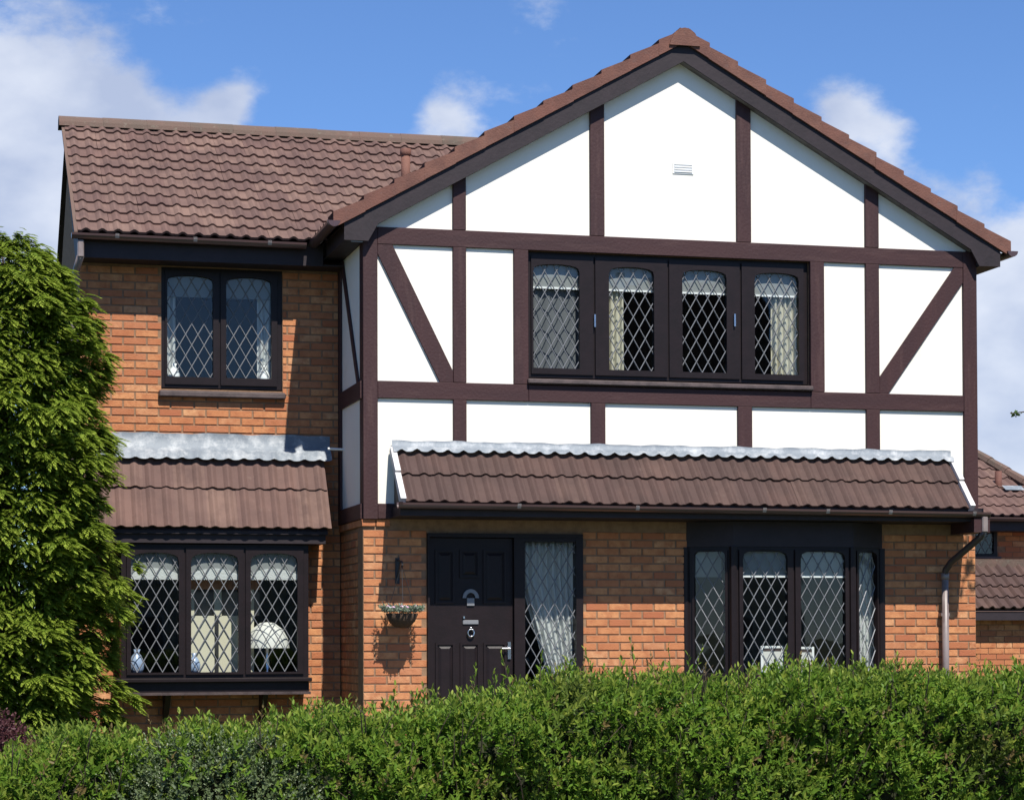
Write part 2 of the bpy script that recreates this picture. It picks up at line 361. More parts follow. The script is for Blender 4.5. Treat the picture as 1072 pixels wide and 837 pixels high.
def beam(x0,x1,z0,z1): MB().box(x0,x1,TP,.021,z0,z1).build('beam','timberh',house,bevel=.004)
def stud(x0,x1,z0,z1,n='stud'): MB().box(x0,x1,TP-.002,.021,z0,z1).build(n,'timber',house,bevel=.004)
beam(.134,6.019,4.44,4.60); beam(.134,1.574,3.015,3.175); beam(1.576,4.404,3.015,3.172); beam(4.406,6.019,3.015,3.175); beam(.134,6.019,1.90,2.04)
stud(-.004,.133,1.895,4.60,'corner_post'); stud(6.02,6.165,1.895,4.60,'corner_post')
for a,c in ((.85,.975),(2.185,2.325),(3.655,3.80),(4.985,5.125)): stud(a,c,4.601,gz_((a+c)/2)+.05)
for a,c in ((.85,.975),(1.435,1.574),(4.406,4.55),(4.985,5.125)): stud(a,c,3.176,4.439)
for a,c in ((.85,.975),(2.185,2.325),(3.655,3.80),(4.985,5.125)): stud(a,c,2.55,3.014)
def brace(p): MB().prism(p, TP+.004, -.0005).build('brace','timber',house,bevel=.003)
brace([(.722,3.176),(.848,3.176),(.848,3.28),(.275,4.439),(.135,4.439),(.134,4.35)])
brace([(5.127,3.176),(5.218,3.176),(6.018,4.29),(6.018,4.439),(5.928,4.439),(5.127,3.335)])
# side of the upper storey (faces -X)
def sidebox(n,y0,y1,z0,z1,x=-.006,m='timber'): return MB().box(x,.0115,y0,y1,z0,z1).build(n,m,house)
PX = -.001
for y0,y1,z0,z1 in ((.15,1.08,2.041,3.014),(.15,1.08,3.176,4.45)):
    MB().box(-.0,.0115,y0,y1,z0,z1).build('render_panel','render',house)
sidebox('beam',.0225,WINGY-.002,1.90,2.04,-.022,'timberh'); sidebox('beam',.0225,WINGY-.002,3.015,3.175,-.022,'timberh')
sidebox('stud',.0225,.149,2.041,3.014,-.0035); sidebox('stud',.0225,.149,3.176,4.45,-.0035)
sidebox('stud',1.081,WINGY-.002,2.041,3.014,-.022); sidebox('stud',1.081,WINGY-.002,3.176,4.45,-.022)
MB().hull([(-.02,.98,4.44),(-.02,1.079,4.44),(-.02,.24,3.178),(-.02,.152,3.178)],[(-.001,.98,4.44),(-.001,1.079,4.44),(-.001,.24,3.178),(-.001,.152,3.178)]).build('brace','timber',house)
# air vent in the gable
av = MB().box(3.014,3.225,-.008,-.0005,5.235,5.345).build('air_vent','white',house)
for k in range(4): MB().box(3.03,3.21,-.016,-.0085,5.25+k*.024,5.262+k*.024).build('vent_slat','white',av)

# --- windows
def arch_inner(x0,x1,z0,z1,rise,n=10):
    pts = [(x0,z0),(x1,z0)]
    w = (x1-x0)/2; cx = (x0+x1)/2
    for i in range(n+1):
        t_ = PI*i/n; u = math.cos(t_)
        pts.append((cx+w*(1-(1-abs(u))**1.0)*(1 if u>0 else -1) if False else cx+w*u, z1-rise+rise*(math.sin(t_)**.55 if math.sin(t_)>0 else 0)))
    return pts
def arch_top(x,x0,x1,z1,rise):
    u = max(-1,min(1,(x-(x0+x1)/2)/((x1-x0)/2))); return z1-rise+rise*(max(0,1-u*u)**.275)
def outer_for(inner,X0,X1,Z0,Z1):
    n = len(inner)-2; r = [(X0,Z0),(X1,Z0)]
    for i in range(n):
        x = inner[2+i][0]
        if i == 0: r.append((X1,Z1))
        elif i == n-1: r.append((X0,Z1))
        else: r.append((x,Z1))
    return r
class Fr:   # local frame: u across, z up, d outwards from a vertical plane
    def __init__(s,o,ux): s.o = Vector(o); s.u = Vector(ux).normalized(); s.n = s.u.cross(Vector((0,0,1)))
    def p(s,u,z,d): return s.o+s.u*u+s.n*d+Vector((0,0,z))
def fbox(fr,b,u0,u1,z0,z1,d0,d1):
    q = [fr.p(u,z,d) for z in (z0,z1) for (u,d) in ((u0,d1),(u1,d1),(u1,d0),(u0,d0))]
    b.add(q,[(3,2,1,0),(4,5,6,7),(0,1,5,4),(1,2,6,5),(2,3,7,6),(3,0,4,7)])
def ring(fr,b,outer,inner,d0,d1):
    n = len(outer); A = [fr.p(u,z,d1) for u,z in outer]; B = [fr.p(u,z,d1) for u,z in inner]; C = [fr.p(u,z,d0) for u,z in outer]; D = [fr.p(u,z,d0) for u,z in inner]
    fs = []
    for i in range(n):
        j = (i+1)%n; fs += [(i,j,j+n,i+n),(i+n,j+n,j+3*n,i+3*n),(j,i,i+2*n,j+2*n)]
    b.add(A+B+C+D, fs)
def lattice(fr,x0,x1,z0,z1,rise,dw,dh,d,phase=.5):
    b = MB(); hw = .0052
    s = dh/dw
    for sg in (1,-1):
        # lines z = z0 + sg*s*(x-xa)
        k0 = -int((z1-z0)/dh)-3; k1 = int((x1-x0)/dw)+int((z1-z0)/dh)+4
        for k in range(k0,k1):
            xa = x0+(k+phase)*dw
            P_ = []
            m = 60
            for i in range(m+1):
                x = x0+(x1-x0)*i/m; z = z0+sg*s*(x-xa)
                if z0 <= z <= arch_top(x,x0,x1,z1,rise): P_.append((x,z))
            if len(P_) < 2: continue
            # exact ends where the line meets the bottom
            a,c = P_[0],P_[-1]
            if min(a[1],c[1]) < z0+s*(x1-x0)/m*1.5:
                if sg > 0: a = (max(x0,xa),z0)if xa >= x0 else a
                else: c = (xa,z0) if xa <= x1 else c
            dx,dz = c[0]-a[0],c[1]-a[1]; L = math.hypot(dx,dz)
            if L < .02: continue
            nx,nz = -dz/L*hw,dx/L*hw
            dd = d+(.0006 if sg > 0 else 0)
            b.add([fr.p(a[0]-nx,a[1]-nz,dd-.003),fr.p(c[0]-nx,c[1]-nz,dd-.003),fr.p(c[0],c[1],dd+.003),fr.p(a[0],a[1],dd+.003),fr.p(a[0]+nx,a[1]+nz,dd-.003),fr.p(c[0]+nx,c[1]+nz,dd-.003)],[(0,1,2,3),(3,2,5,4)])
    return b
def window(fr,U0,U1,Z0,Z1,panes,parent,rise=.075,dep=.09,front=0.,dw=.118,dh=.205,mull=.0):
    """outer rect, list of (x0,x1,z0,z1) glass; front = how proud the casements stand"""
    b = MB(); fw_ = .045
    fbox(fr,b,U0,U1,Z0,Z0+fw_,-dep,front-.012); fbox(fr,b,U0,U1,Z1-fw_,Z1,-dep,front-.012)
    fbox(fr,b,U0,U0+fw_,Z0+fw_,Z1-fw_,-dep,front-.012); fbox(fr,b,U1-fw_,U1,Z0+fw_,Z1-fw_,-dep,front-.012)
    edges = [U0+fw_]
    for i in range(len(panes)-1):
        m = (panes[i][1]+panes[i+1][0])/2; fbox(fr,b,m-.02,m+.02,Z0+fw_,Z1-fw_,-dep,front-.012)
        edges += [m]
    edges.append(U1-fw_)
    w = b.build('window','frame',parent)
    for i,(x0,x1,z0,z1) in enumerate(panes):
        a = edges[i]+(.004 if i == 0 else .022-.012); c = edges[i+1]-(.004 if i == len(panes)-1 else .022-.012)
        a = min(a,x0-.02); c = max(c,x1+.02)
        inn = arch_inner(x0,x1,z0,z1,rise); inn2 = arch_inner(x0+.012,x1-.012,z0+.012,z1-.012,rise)
        b = MB(); ring(fr,b,outer_for(inn,a,c,Z0+.012+.02,Z1-.03),inn,front-.045,front+.006+(.003 if i%2 else 0))
        b.build('casement','frame',w)
        b = MB(); q = [fr.p(u,z,front-.03) for u,z in inn]; b.add(q,[tuple(range(len(q)))]); b.build('pane','glass',w)
        lattice(fr,x0,x1,z0,z1,rise,dw,dh,front-.024,phase=.5+.13*i).build('lead_lattice','came',w)
    return w
def room(fr,U0,U1,Z0,Z1,depth=2.6,start=-.26):
    b = MB(); e = .3
    u0,u1,z0,z1 = U0-e,U1+e,Z0-.45,Z1+.12; d0 = start; d1 = start-depth
    P_ = [fr.p(u,z,d) for d in (d0,d1) for (u,z) in ((u0,z0),(u1,z0),(u1,z1),(u0,z1))]
    b.add(P_,[(4,5,6,7),(0,1,5,4),(1,2,6,5),(2,3,7,6),(3,0,4,7)])
    return b.build('room','room',house)

frU = Fr((0,.03,0),(1,0,0))
w1 = window(frU,1.577,4.403,3.252,4.438,[(1.636,2.09,3.34,4.325),(2.38,2.83,3.34,4.325),(3.115,3.565,3.34,4.325),(3.85,4.305,3.34,4.325)],house,front=.0)
b = MB(); b.hull([(1.56,-.075,3.18),(4.42,-.075,3.18),(4.42,.10,3.18),(1.56,.10,3.18)],[(1.56,-.07,3.225),(4.42,-.07,3.225),(4.42,.10,3.25),(1.56,.10,3.25)]); b.build('sill','sill',w1,bevel=.01)
for x,z in ((2.235,3.80),(3.64,3.85)):
    MB().box(x-.008,x+.008,.0,.028,z-.06,z+.06).build('stay_handle','metal',w1)
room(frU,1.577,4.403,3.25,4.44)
frW = Fr((0,WINGY+.03,0),(1,0,0))
w2 = window(frW,-1.73,-.565,3.205,4.36,[(-1.672,-1.233,3.31,4.285),(-1.108,-.67,3.31,4.285)],house,front=.02)
b = MB(); b.hull([(-1.755,WINGY-.075,3.11),(-.54,WINGY-.075,3.11),(-.54,WINGY+.1,3.11),(-1.755,WINGY+.1,3.11)],[(-1.755,WINGY-.07,3.165),(-.54,WINGY-.07,3.165),(-.54,WINGY+.1,3.20),(-1.755,WINGY+.1,3.20)]); b.build('sill','sill',w2,bevel=.01)
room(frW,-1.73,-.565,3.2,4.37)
# left box bay
frB = Fr((0,.85,0),(1,0,0))
w3 = window(frB,-2.137,-.371,.432,1.69,[(-2.048,-1.602,.485,1.61),(-1.488,-1.042,.485,1.61),(-.924,-.478,.485,1.61)],house,front=.0,rise=.09)
b = MB()
for s,x in ((1,-2.137),(-1,-.371)):
    x2 = x+s*.05; b.box(min(x,x2),max(x,x2),.945,WINGY-.002,.432,1.69)
b.box(-2.137,-.371,.945,WINGY+.02,1.62,1.69)
b.build('bay_cheeks','frame',w3)
b = MB().box(-2.19,-.35,.78,WINGY-.003,.392,.430); b.build('sill','frame',w3,bevel=.006)
b = MB().box(-2.15,-.37,.84,WINGY-.003,.30,.390); b.build('apron_board','frame',w3)
b = MB().box(-2.18,-.36,.80,WINGY-.003,.272,.298); b.build('sill_board','sill',w3)
for x in (-1.72,-.80): MB().add([(x,WINGY-.003,.27),(x,.9,.27),(x,WINGY-.003,-.02),(x+.05,WINGY-.003,.27),(x+.05,.9,.27),(x+.05,WINGY-.003,-.02)],[(0,1,2),(3,5,4),(0,3,4,1),(1,4,5,2),(2,5,3,0)]).build('bracket','frame',w3)
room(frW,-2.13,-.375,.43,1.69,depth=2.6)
# right canted bay
zb0,zb1 = .38,1.66
pts = [(3.14,.015),(3.533,-.22),(4.751,-.22),(5.155,.015)]
A0 = Fr((pts[0][0],pts[0][1],0),(pts[1][0]-pts[0][0],pts[1][1]-pts[0][1],0)); LA = math.hypot(pts[1][0]-pts[0][0],pts[1][1]-pts[0][1])
A2 = Fr((pts[2][0],pts[2][1],0),(pts[3][0]-pts[2][0],pts[3][1]-pts[2][1],0)); LC = math.hypot(pts[3][0]-pts[2][0],pts[3][1]-pts[2][1])
A1 = Fr((0,-.22,0),(1,0,0))
ws = []
ws.append(window(A0,0.02,LA-.01,zb0,zb1,[(.075,LA-.085,.46,1.63)],house,dep=.06,rise=.07))
ws.append(window(A1,3.538,4.746,zb0,zb1,[(3.625,4.078,.46,1.63),(4.21,4.668,.46,1.63)],house,dep=.06,rise=.09))
ws.append(window(A2,.01,LC-.02,zb0,zb1,[(.085,LC-.085,.46,1.63)],house,dep=.06,rise=.07))
for x,y in pts: MB().tube([(x,y+.02,zb0-.03),(x,y+.02,zb1)],.038,8).build('bay_post','frame',house)
loop = [(3.09,.012),(3.515,-.27),(4.77,-.27),(5.205,.012)]
MB().hull([(x,y,.33) for x,y in loop],[(x,y,.378) for x,y in loop]).build('bay_sill','sill',house)
loop2 = [(3.14,.012),(3.53,-.22),(4.755,-.22),(5.155,.012)]
MB().hull([(x,y,-.45) for x,y in loop2],[(x,y,.329) for x,y in loop2]).build('bay_base','frame',house)
MB().hull([(x,y,1.661) for x,y in loop2],[(x,y,1.90) for x,y in loop2]).build('bay_head','barge',house)
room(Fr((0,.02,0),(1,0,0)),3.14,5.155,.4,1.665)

# --- entrance: frame, leaf, side light
dr = MB(); dr.box(.602,.622,-.015,.11,-.38,1.773); dr.box(1.432,1.535,-.015,.11,-.38,1.735); dr.box(2.035,2.103,-.015,.11,-.38,1.735); dr.box(.622,2.103,-.015,.11,1.736,1.773); dr.box(1.535,2.035,-.008,.11,1.70,1.735); dr.box(1.535,2.035,-.008,.11,-.38,.30)
dr = dr.build('door_frame','frame',house)
door = MB(); door.box(.626,1.428,.035,.08,-.34,1.730); door = door.build('door','frame',house)
for x0,x1 in ((.683,.868),(.918,1.106),(1.143,1.364)):
    for z0,z1 in ((-.22,.755),(1.12,1.62)) if x0 != .918 else ((-.22,.755),(1.36,1.62)):
        b = MB(); fd = Fr((0,.035,0),(1,0,0))
        o1 = [(x0,z0),(x1,z0),(x1,z1),(x0,z1)]; i1 = [(x0+.02,z0+.02),(x1-.02,z0+.02),(x1-.02,z1-.02),(x0+.02,z1-.02)]
        ring(fd,b,o1,i1,.0005,.014)
        e = .055; b.hull([fd.p(x0+.03,z0+.03,.0005),fd.p(x1-.03,z0+.03,.0005),fd.p(x1-.03,z1-.03,.0005),fd.p(x0+.03,z1-.03,.0005)],[fd.p(x0+e,z0+e,.012),fd.p(x1-e,z0+e,.012),fd.p(x1-e,z1-e,.012),fd.p(x0+e,z1-e,.012)])
        b.build('door_panel','frame',door)
b = MB()
for k in range(9):
    a0 = PI*k/9; a1 = PI*(k+1)/9
    b.prism([(1.02+.078*math.cos(a0),1.17+.085*math.sin(a0)),(1.02+.078*math.cos(a1),1.17+.085*math.sin(a1)),(1.02+.045*math.cos(a1),1.17+.05*math.sin(a1)),(1.02+.045*math.cos(a0),1.17+.05*math.sin(a0))],.012,.034)
b.box(.985,1.055,.02,.034,1.10,1.17); b.build('fan_plaque','came',door)
MB().box(.945,1.095,.022,.034,.925,.965).build('letter_plate','came',door,bevel=.004)
b = MB(); b.tube([(1.02+.03*math.sin(2*PI*k/14),.012,.845+.034*math.cos(2*PI*k/14)) for k in range(15)],.008,6); b.lathe([(0,0),(.018,.002),(.018,.014),(0,.014)],(1.02,.02,.885)); b.build('knocker','metal',door,smooth=True)
b = MB(); b.box(1.375,1.405,.018,.034,.60,.76); b.tube([(1.39,.012,.70),(1.39,-.012,.70),(1.31,-.012,.70)],.009,8); b.build('door_handle','metal',door)
MB().lathe([(0,-.012),(.012,-.01),(.012,.01),(0,.012)],(.955,.024,.99)).build('door_lock','metal',door)
frS = Fr((0,.03,0),(1,0,0))
b = MB(); q = [frS.p(u,z,0) for u,z in ((1.535,.30),(2.035,.30),(2.035,1.70),(1.535,1.70))]; b.add(q,[(0,1,2,3)]); b.build('pane','glass',dr)
lattice(frS,1.537,2.033,.302,1.698,.001,.118,.205,.008).build('lead_lattice','came',dr)
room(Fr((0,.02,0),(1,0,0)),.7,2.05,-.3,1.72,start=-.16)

# --- roof tiles
TW = .30
def tile_mesh(L, nper=2, h=.026, mname='tile', W=TW, thick=.021):
    prof = [(0,.0),(.22,.02),(.34,.55),(.46,.97),(.58,.9),(.70,.42),(.80,.02)]
    us = []; hs = []
    for k in range(nper):
        for t_,hh in prof: us.append((k+t_)*W/nper); hs.append(hh*h)
    us.append(W); hs.append(0)
    n = len(us); vs = []
    for v,z in ((0,thick),(L,-.004)):
        vs += [(us[i],v,hs[i]+z) for i in range(n)]
    vs += [(us[i],0.004,hs[i]-.004) for i in range(n)]
    fs = [(i,i+1,n+i+1,n+i) for i in range(n-1)]+[(2*n+i,2*n+i+1,i+1,i) for i in range(n-1)]
    b = MB(); b.add(vs,fs,0.0); return b
def basis(o,u,v,n):
    return Matrix(((u.x,v.x,n.x,o.x),(u.y,v.y,n.y,o.y),(u.z,v.z,n.z,o.z),(0,0,0,1)))
def lay_tiles(parent, O, u, v, ncol, nrow, gauge, mname, name='roof_tile', skip=None, L=None, wlast=None):
    L = L or gauge+.06
    me = tile_mesh(L).mesh('tile',mname)
    O = Vector(O); u = Vector(u).normalized(); v = Vector(v).normalized(); n = u.cross(v)
    for j in range(nrow):
        for i in range(ncol):
            o = O+u*(i*TW+random.uniform(-.003,.003))+v*(j*gauge+random.uniform(-.004,.004))+n*random.uniform(-.002,.003)
            if skip and skip(o+u*TW/2+v*gauge/2): continue
            ob = bpy.data.objects.new(name, me); ob.matrix_basis = basis(o,u,v,n)@Matrix.Rotation(random.uniform(-.006,.006),4,'X')@Matrix.Rotation(random.uniform(-.004,.004),4,'Z'); link(ob, parent)
# left wing roof
v = Vector((0,1,SLW)).normalized()
lr = MB(); zE = 4.585; yE = .80
lr.add([(-2.53,yE+.03,zE-.02),(2.9,yE+.03,zE-.02),(2.9,YR,zE-.02+SLW*(YR-yE-.03)),(-2.53,YR,zE-.02+SLW*(YR-yE-.03)),(-2.53,2*YR-yE,zE-.02),(2.9,2*YR-yE,zE-.02)],[(0,1,2,3),(3,2,5,4)])
leftroof = lr.build('wing_roof','barge',house)
slope_len = math.hypot(YR-yE,SLW*(YR-yE)); ga = slope_len/12
def skipL(p):
    return p.x > -.1 and roofz(p.x) > p.z+.12
lay_tiles(leftroof,(-2.545,yE,zE),(1,0,0),v,17,12,ga,'tile',skip=skipL)
# back slope of the wing: one sheet of ribs
b = MB()
for j in range(12):
    y0 = 2*YR-yE-j*.183; z0 = zE+j*.183*SLW; b.add([(-2.52,y0,z0+.025),(2.6,y0,z0+.025),(2.6,y0-.20,z0+.20*SLW),(-2.52,y0-.20,z0+.20*SLW)],[(0,1,2,3)])
b.build('rear_tiling','tile',leftroof,kind='stuff')
# ridge tiles of the wing
zr = zE+SLW*(YR-yE)
def ridge_mesh(L,r=.115,h=.075):
    b = MB(); pr = [(-r*1.1,-.045),(-r,.0),(-r*.72,h*.62),(-r*.36,h*.92),(0,h),(r*.36,h*.92),(r*.72,h*.62),(r,0),(r*1.1,-.045)]; n = len(pr)
    vs = [(0,y,z) for y,z in pr]+[(L-.006,y,z) for y,z in pr]+[(0,y*.8,z-.02) for y,z in pr]
    b.add(vs,[(i,i+n,i+n+1,i+1) for i in range(n-1)],0.); b.add(vs[:n],[tuple(range(n))],0.); return b
rm = ridge_mesh(.45).mesh('ridge_tile','ridge')
for k in range(11):
    ob = bpy.data.objects.new('ridge_tile',rm); ob.location = (-2.60+k*.445,YR,zr-.0+random.uniform(-.004,.004)); link(ob,leftroof)
# wing verge: dark barge board on the end and soffit
MB().hull([(-2.54,.84,4.37),(-2.54,.84,4.57),(-2.54,YR,zr-.03),(-2.54,YR,zr-.26),(-2.54,1.16,4.37)],[(-2.515,.84,4.37),(-2.515,.84,4.57),(-2.515,YR,zr-.03),(-2.515,YR,zr-.26),(-2.515,1.16,4.37)]).build('barge_board','barge',house)
MB().add([(-2.575,.80,4.545),(-2.575,YR,zr-.02),(-2.575,YR,zr+.01),(-2.575,.80,4.595),(-2.543,.80,4.545),(-2.543,YR,zr-.02),(-2.543,YR,zr+.01),(-2.543,.80,4.595)],[(0,1,2,3),(7,6,5,4),(0,3,7,4),(3,2,6,7)]).build('verge_strip','ridge',house)
MB().box(-2.514,-.22,.885,.905,4.365,4.56).build('fascia','barge',house)
MB().box(-2.514,-.02,.906,WINGY-.002,4.371,4.385).build('soffit','barge',house)
MB().box(-2.514,-2.502,WINGY-.001,4.6,4.371,4.385).build('soffit','barge',house)
def gutter(pts,r,parent,name='gutter',m='gutter',seg=8,brk=()):
    b = MB(); p0,p1 = Vector(pts[0]),Vector(pts[1]); d = (p1-p0).normalized(); s = d.cross(Vector((0,0,1)))
    vs = []
    for P_ in (p0,p1):
        for rr in (r,r-.006):
            for k in range(seg+1):
                q = PI*k/seg; vs.append(P_+s*rr*math.cos(q)+Vector((0,0,-rr*math.sin(q))))
    n = seg+1; fs = [(i,i+1,2*n+i+1,2*n+i) for i in range(seg)]+[(n+i+1,n+i,3*n+i,3*n+i+1) for i in range(seg)]+[(0,n,3*n,2*n)[::-1],(seg,n+seg,3*n+seg,2*n+seg)]+[tuple(range(n)),tuple(range(2*n,3*n))[::-1]]
    b.add(vs,fs); gobj = b.build(name,m,parent)
    for t_ in brk:
        P_ = p0+(p1-p0)*t_; bb_ = MB(); prof = []
        vs = []
        for dx in (-.018,.018):
            for k in range(seg+1):
                q = PI*k/seg; vs.append(P_+d*dx+s*(r+.005)*math.cos(q)+Vector((0,0,.006-(r+.005)*math.sin(q))))
        bb_.add(vs,[(i,i+1,n+i+1,n+i) for i in range(seg)]+[(0,n,n+1,1)]); bb_.build('gutter_bracket','guttergrey' if name == 'gutter' and t_ > .0 else m,gobj)
    return gobj
gutter([(-2.60,.80,4.572),(-.40,.80,4.562)],.052,house,brk=(.19,.52,.84))
# downpipe at the wing's outer corner
MB().box(-2.545,-2.485,.79,.85,4.35,4.515).build('rainwater_outlet','pipe',house,bevel=.01)
b = MB(); b.tube([(-2.515,.82,4.37),(-2.54,.95,4.28),(-2.56,1.13,4.12),(-2.56,1.15,3.9),(-2.56,1.15,-.4)],.033,10); b.build('downpipe','pipe',house,smooth=True)
# soil vent through the wing roof
b = MB(); b.tube([(.80,1.9,5.2),(.80,1.9,5.72)],.047,12); b.lathe([(.0,.07),(.058,.06),(.058,.0),(.047,-.01)],(.80,1.9,5.70),12); b.build('vent_pipe','verge',house,smooth=True)

# --- gable roof
YV = -.14
def slope_quad(b,y0,y1,dz,x0,x1):
    b.add([(x0,y0,roofz(x0)+dz),(x1,y0,roofz(x1)+dz),(x1,y1,roofz(x1)+dz),(x0,y1,roofz(x0)+dz)],[(0,1,2,3)])
b = MB()
slope_quad(b,YV+.03,8.3,-.07,-.26,3.09); slope_quad(b,YV+.03,8.3,-.07,3.09,6.44); slope_quad(b,YV+.03,8.3,-.14,-.24,3.09); slope_quad(b,YV+.03,8.3,-.14,3.09,6.42)
gr = b.build('gable_roof','barge',house)
# field tiles: ribbed courses, too edge-on to be picked apart
b = MB(); GH = .285
for side in (-1,1):
    for j in range(12):
        xa = 3.09+side*(3.39-j*GH); xb = 3.09+side*(3.39-(j+1)*GH-.03)
        for k in range(54):
            y0 = .16+k*.15
            for (ya,yb,ha,hb) in ((0,.05,0,0),(.05,.075,0,.022),(.075,.10,.022,.022),(.10,.125,.022,0),(.125,.15,0,0)):
                b.add([(xa,y0+ya,roofz(xa)+ha),(xa,y0+yb,roofz(xa)+hb),(xb,y0+yb,roofz(xb)+hb-.028),(xb,y0+ya,roofz(xb)+ha-.028)],[(0,1,2,3) if side < 0 else (3,2,1,0)],r=(k//2*.37+j*.61)%1)
b.build('roof_tiling','tile',gr,kind='stuff')
# verge tiles stepping up both sides
def verge_mesh(side):
    b = MB(); c = math.cos(math.atan(SL)); Lh = GH+.012
    # local x = horizontal run from lower end towards the apex (positive up-slope), z up
    def P_(x,y,dn): return (-side*x, y, SL*x+dn)
    pts = []
    A = [P_(0,0,.034),P_(Lh,0,-.006),P_(Lh,0,-.122),P_(0,0,-.118)]
    B_ = [P_(0,.30,.030),P_(Lh,.30,-.008),P_(Lh,.30,-.03),P_(0,.30,-.01)]
    C = [P_(0,.028,-.118),P_(Lh,.028,-.122)]
    vs = A+B_+C
    f = [(0,1,2,3),(0,3,7,4),(0,4,5,1),(3,2,9,8),(0,3,8,4),(4,8,9,5)]
    if side > 0: pass
    b.add(vs,f,0.); me = b.mesh('verge_tile','verge'); return me
for side in (-1,1):
    me = verge_mesh(side)
    for j in range(12):
        xa = 3.09+side*(3.39-j*GH)
        if abs(xa-3.09) < .12: continue
        ob = bpy.data.objects.new('verge_tile',me); ob.location = (xa,YV-.008+random.uniform(-.003,.003),roofz(xa)+random.uniform(-.003,.004)); link(ob,gr)
# apex ridge
rm2 = ridge_mesh(.45,.14,.125)
for k in range(18):
    b = MB(); vs = [(y_+3.09,x_+YV-.03+k*.447,z_+6.475) for x_,y_,z_ in rm2.v]; b.add(vs,[f_[::-1] for f_ in rm2.f],random.random())
    b.build('ridge_tile','verge',gr)
# bargeboards (two boards each side) with boxed ends
def zb(x,d): return roofz(x)-d
for side in (-1,1):
    xo = 3.09+side*3.285; xs = 3.09+side*3.02
    pts = [(3.09,zb(3.09,.121)),(3.09,zb(3.09,.295)),(3.09+side*2.97,zb(3.09+side*2.97,.295)),(3.09+side*3.06,4.448),(xo,4.448),(xo,zb(xo,.121))]
    if side < 0: pass
    else: pts = pts
    if side > 0: pts = pts[::-1]
    # orient counter-clockwise from -Y
    area = sum(pts[i][0]*pts[(i+1)%len(pts)][1]-pts[(i+1)%len(pts)][0]*pts[i][1] for i in range(len(pts)))
    if area < 0: pts = pts[::-1]
    MB().prism(pts,-.122,-.100).build('barge_board','barge',house)
    pts = [(3.09,zb(3.09,.26)),(3.09,zb(3.09,.291)),(3.09+side*3.0,zb(3.09+side*3.0,.291)),(3.09+side*3.0,zb(3.09+side*3.0,.26))]
    area = sum(pts[i][0]*pts[(i+1)%4][1]-pts[(i+1)%4][0]*pts[i][1] for i in range(4))
    if area < 0: pts = pts[::-1]
    MB().prism(pts,-.099,-.002).build('verge_soffit','soffit',house)
    # eaves box running back
    xw = 0 if side < 0 else 6.165
    MB().box(min(xo,xw),max(xo,xw),-.099,WINGY-.05 if side < 0 else 8.0,4.45,4.463).build('eaves_soffit','barge',house)
    MB().box(min(xo,xo-side*.02),max(xo,xo-side*.02),-.099,.86 if side < 0 else 8.0,4.464,zb(xo,.125)).build('eaves_fascia','barge',house)
    xg = 3.09+side*3.40
    gutter([(xg,-.17 if side > 0 else -.25,4.60),(xg,.95 if side < 0 else 8.0,4.59)],.055,house,brk=(.02,))
MB().box(-.13,-.02,-.105,-.094,4.435,4.447).build('box_end_trim','came',house)

# --- right canopy
def canopy(X0,X1,yw,zw,ye,ze,ncol,mname,parent,O_u):
    v = Vector((0,yw-ye,zw-ze)); L = v.length; v.normalize()
    b = MB(); b.add([(X0,ye+.02,ze-.02),(X1,ye+.02,ze-.02),(X1,yw-.002,zw-.01),(X0,yw-.002,zw-.01),(X0,ye+.02,ze-.05),(X1,ye+.02,ze-.05),(X1,yw-.002,ze-.05),(X0,yw-.002,ze-.05)],[(0,1,2,3),(7,6,5,4),(4,5,1,0),(5,6,2,1),(4,0,3,7)])
    c = b.build('canopy','barge',parent)
    lay_tiles(c,(O_u,ye,ze),(1,0,0),v,ncol,2,L/2,mname)
    return c,v,L
TW = (5.845-.285)/19
cr_,vR,LR = canopy(.285,5.85,-.024,2.545,-.50,2.02,19,'tile2',house,.285)
def apron(X0,X1,yw,ztop,zfold,v,drop,per,parent,scal=.016,up=True,proud=.036):
    """lead flashing: upstand on the wall and a dressed apron over the tile rolls"""
    b = MB(); n = int((X1-X0)/.02); vs = []; 
    nrm = Vector((1,0,0)).cross(v)
    for i in range(n+1):
        x = X0+(X1-X0)*i/n; ph = ((x-X0)/per)%1
        h = math.exp(-((ph-.5)/.2)**2)
        jj = .004*math.sin(x*9.1)+.003*math.sin(x*23)
        p0 = Vector((x,yw,ztop+jj)); p1 = Vector((x,yw-.004,zfold+.01)); 
        p2 = Vector((x,yw-.004,zfold))-v*(drop*.5)+nrm*(proud+h*.012); p3 = Vector((x,yw-.004,zfold))-v*(drop+scal*(1-h)+jj*.8)+nrm*(proud*.9+h*.022)
        vs += [p0,p1,p2,p3]
    fs = [(4*i+k,4*i+k+1,4*i+k+5,4*i+k+4) for i in range(n) for k in range(3)]
    b.add(vs,fs); return b.build('lead_flashing','lead',parent,smooth=True)
apron(.262,5.87,-.034,2.625,2.56,vR,.075,TW/2,cr_)
for X in (.268,5.862):   # mortared white verges, laid on a slate of their own length
    for s0,s1 in ((.0,.5),(.515,.985)):
        a = Vector((X,-.50,2.02))+vR*LR*s0; c = Vector((X,-.50,2.02))+vR*LR*s1; nrm = Vector((1,0,0)).cross(vR); w = .026
        q = lambda p,dx,dn: p+Vector((dx,0,0))+nrm*dn
        MB().hull([q(a,-w,-.02),q(a,w,-.02),q(a,w,.058),q(a,-w,.058)],[q(c,-w,-.02),q(c,w,-.02),q(c,w,.04),q(c,-w,.04)]).build('verge_mortar','plaster',cr_)
gutter([(.235,-.535,2.018),(6.03,-.535,1.992)],.052,house,brk=(.0,.19,.385,.6,.71,.82,.97))
MB().box(.25,6.0,-.478,-.458,1.905,2.035).build('fascia','barge',house)
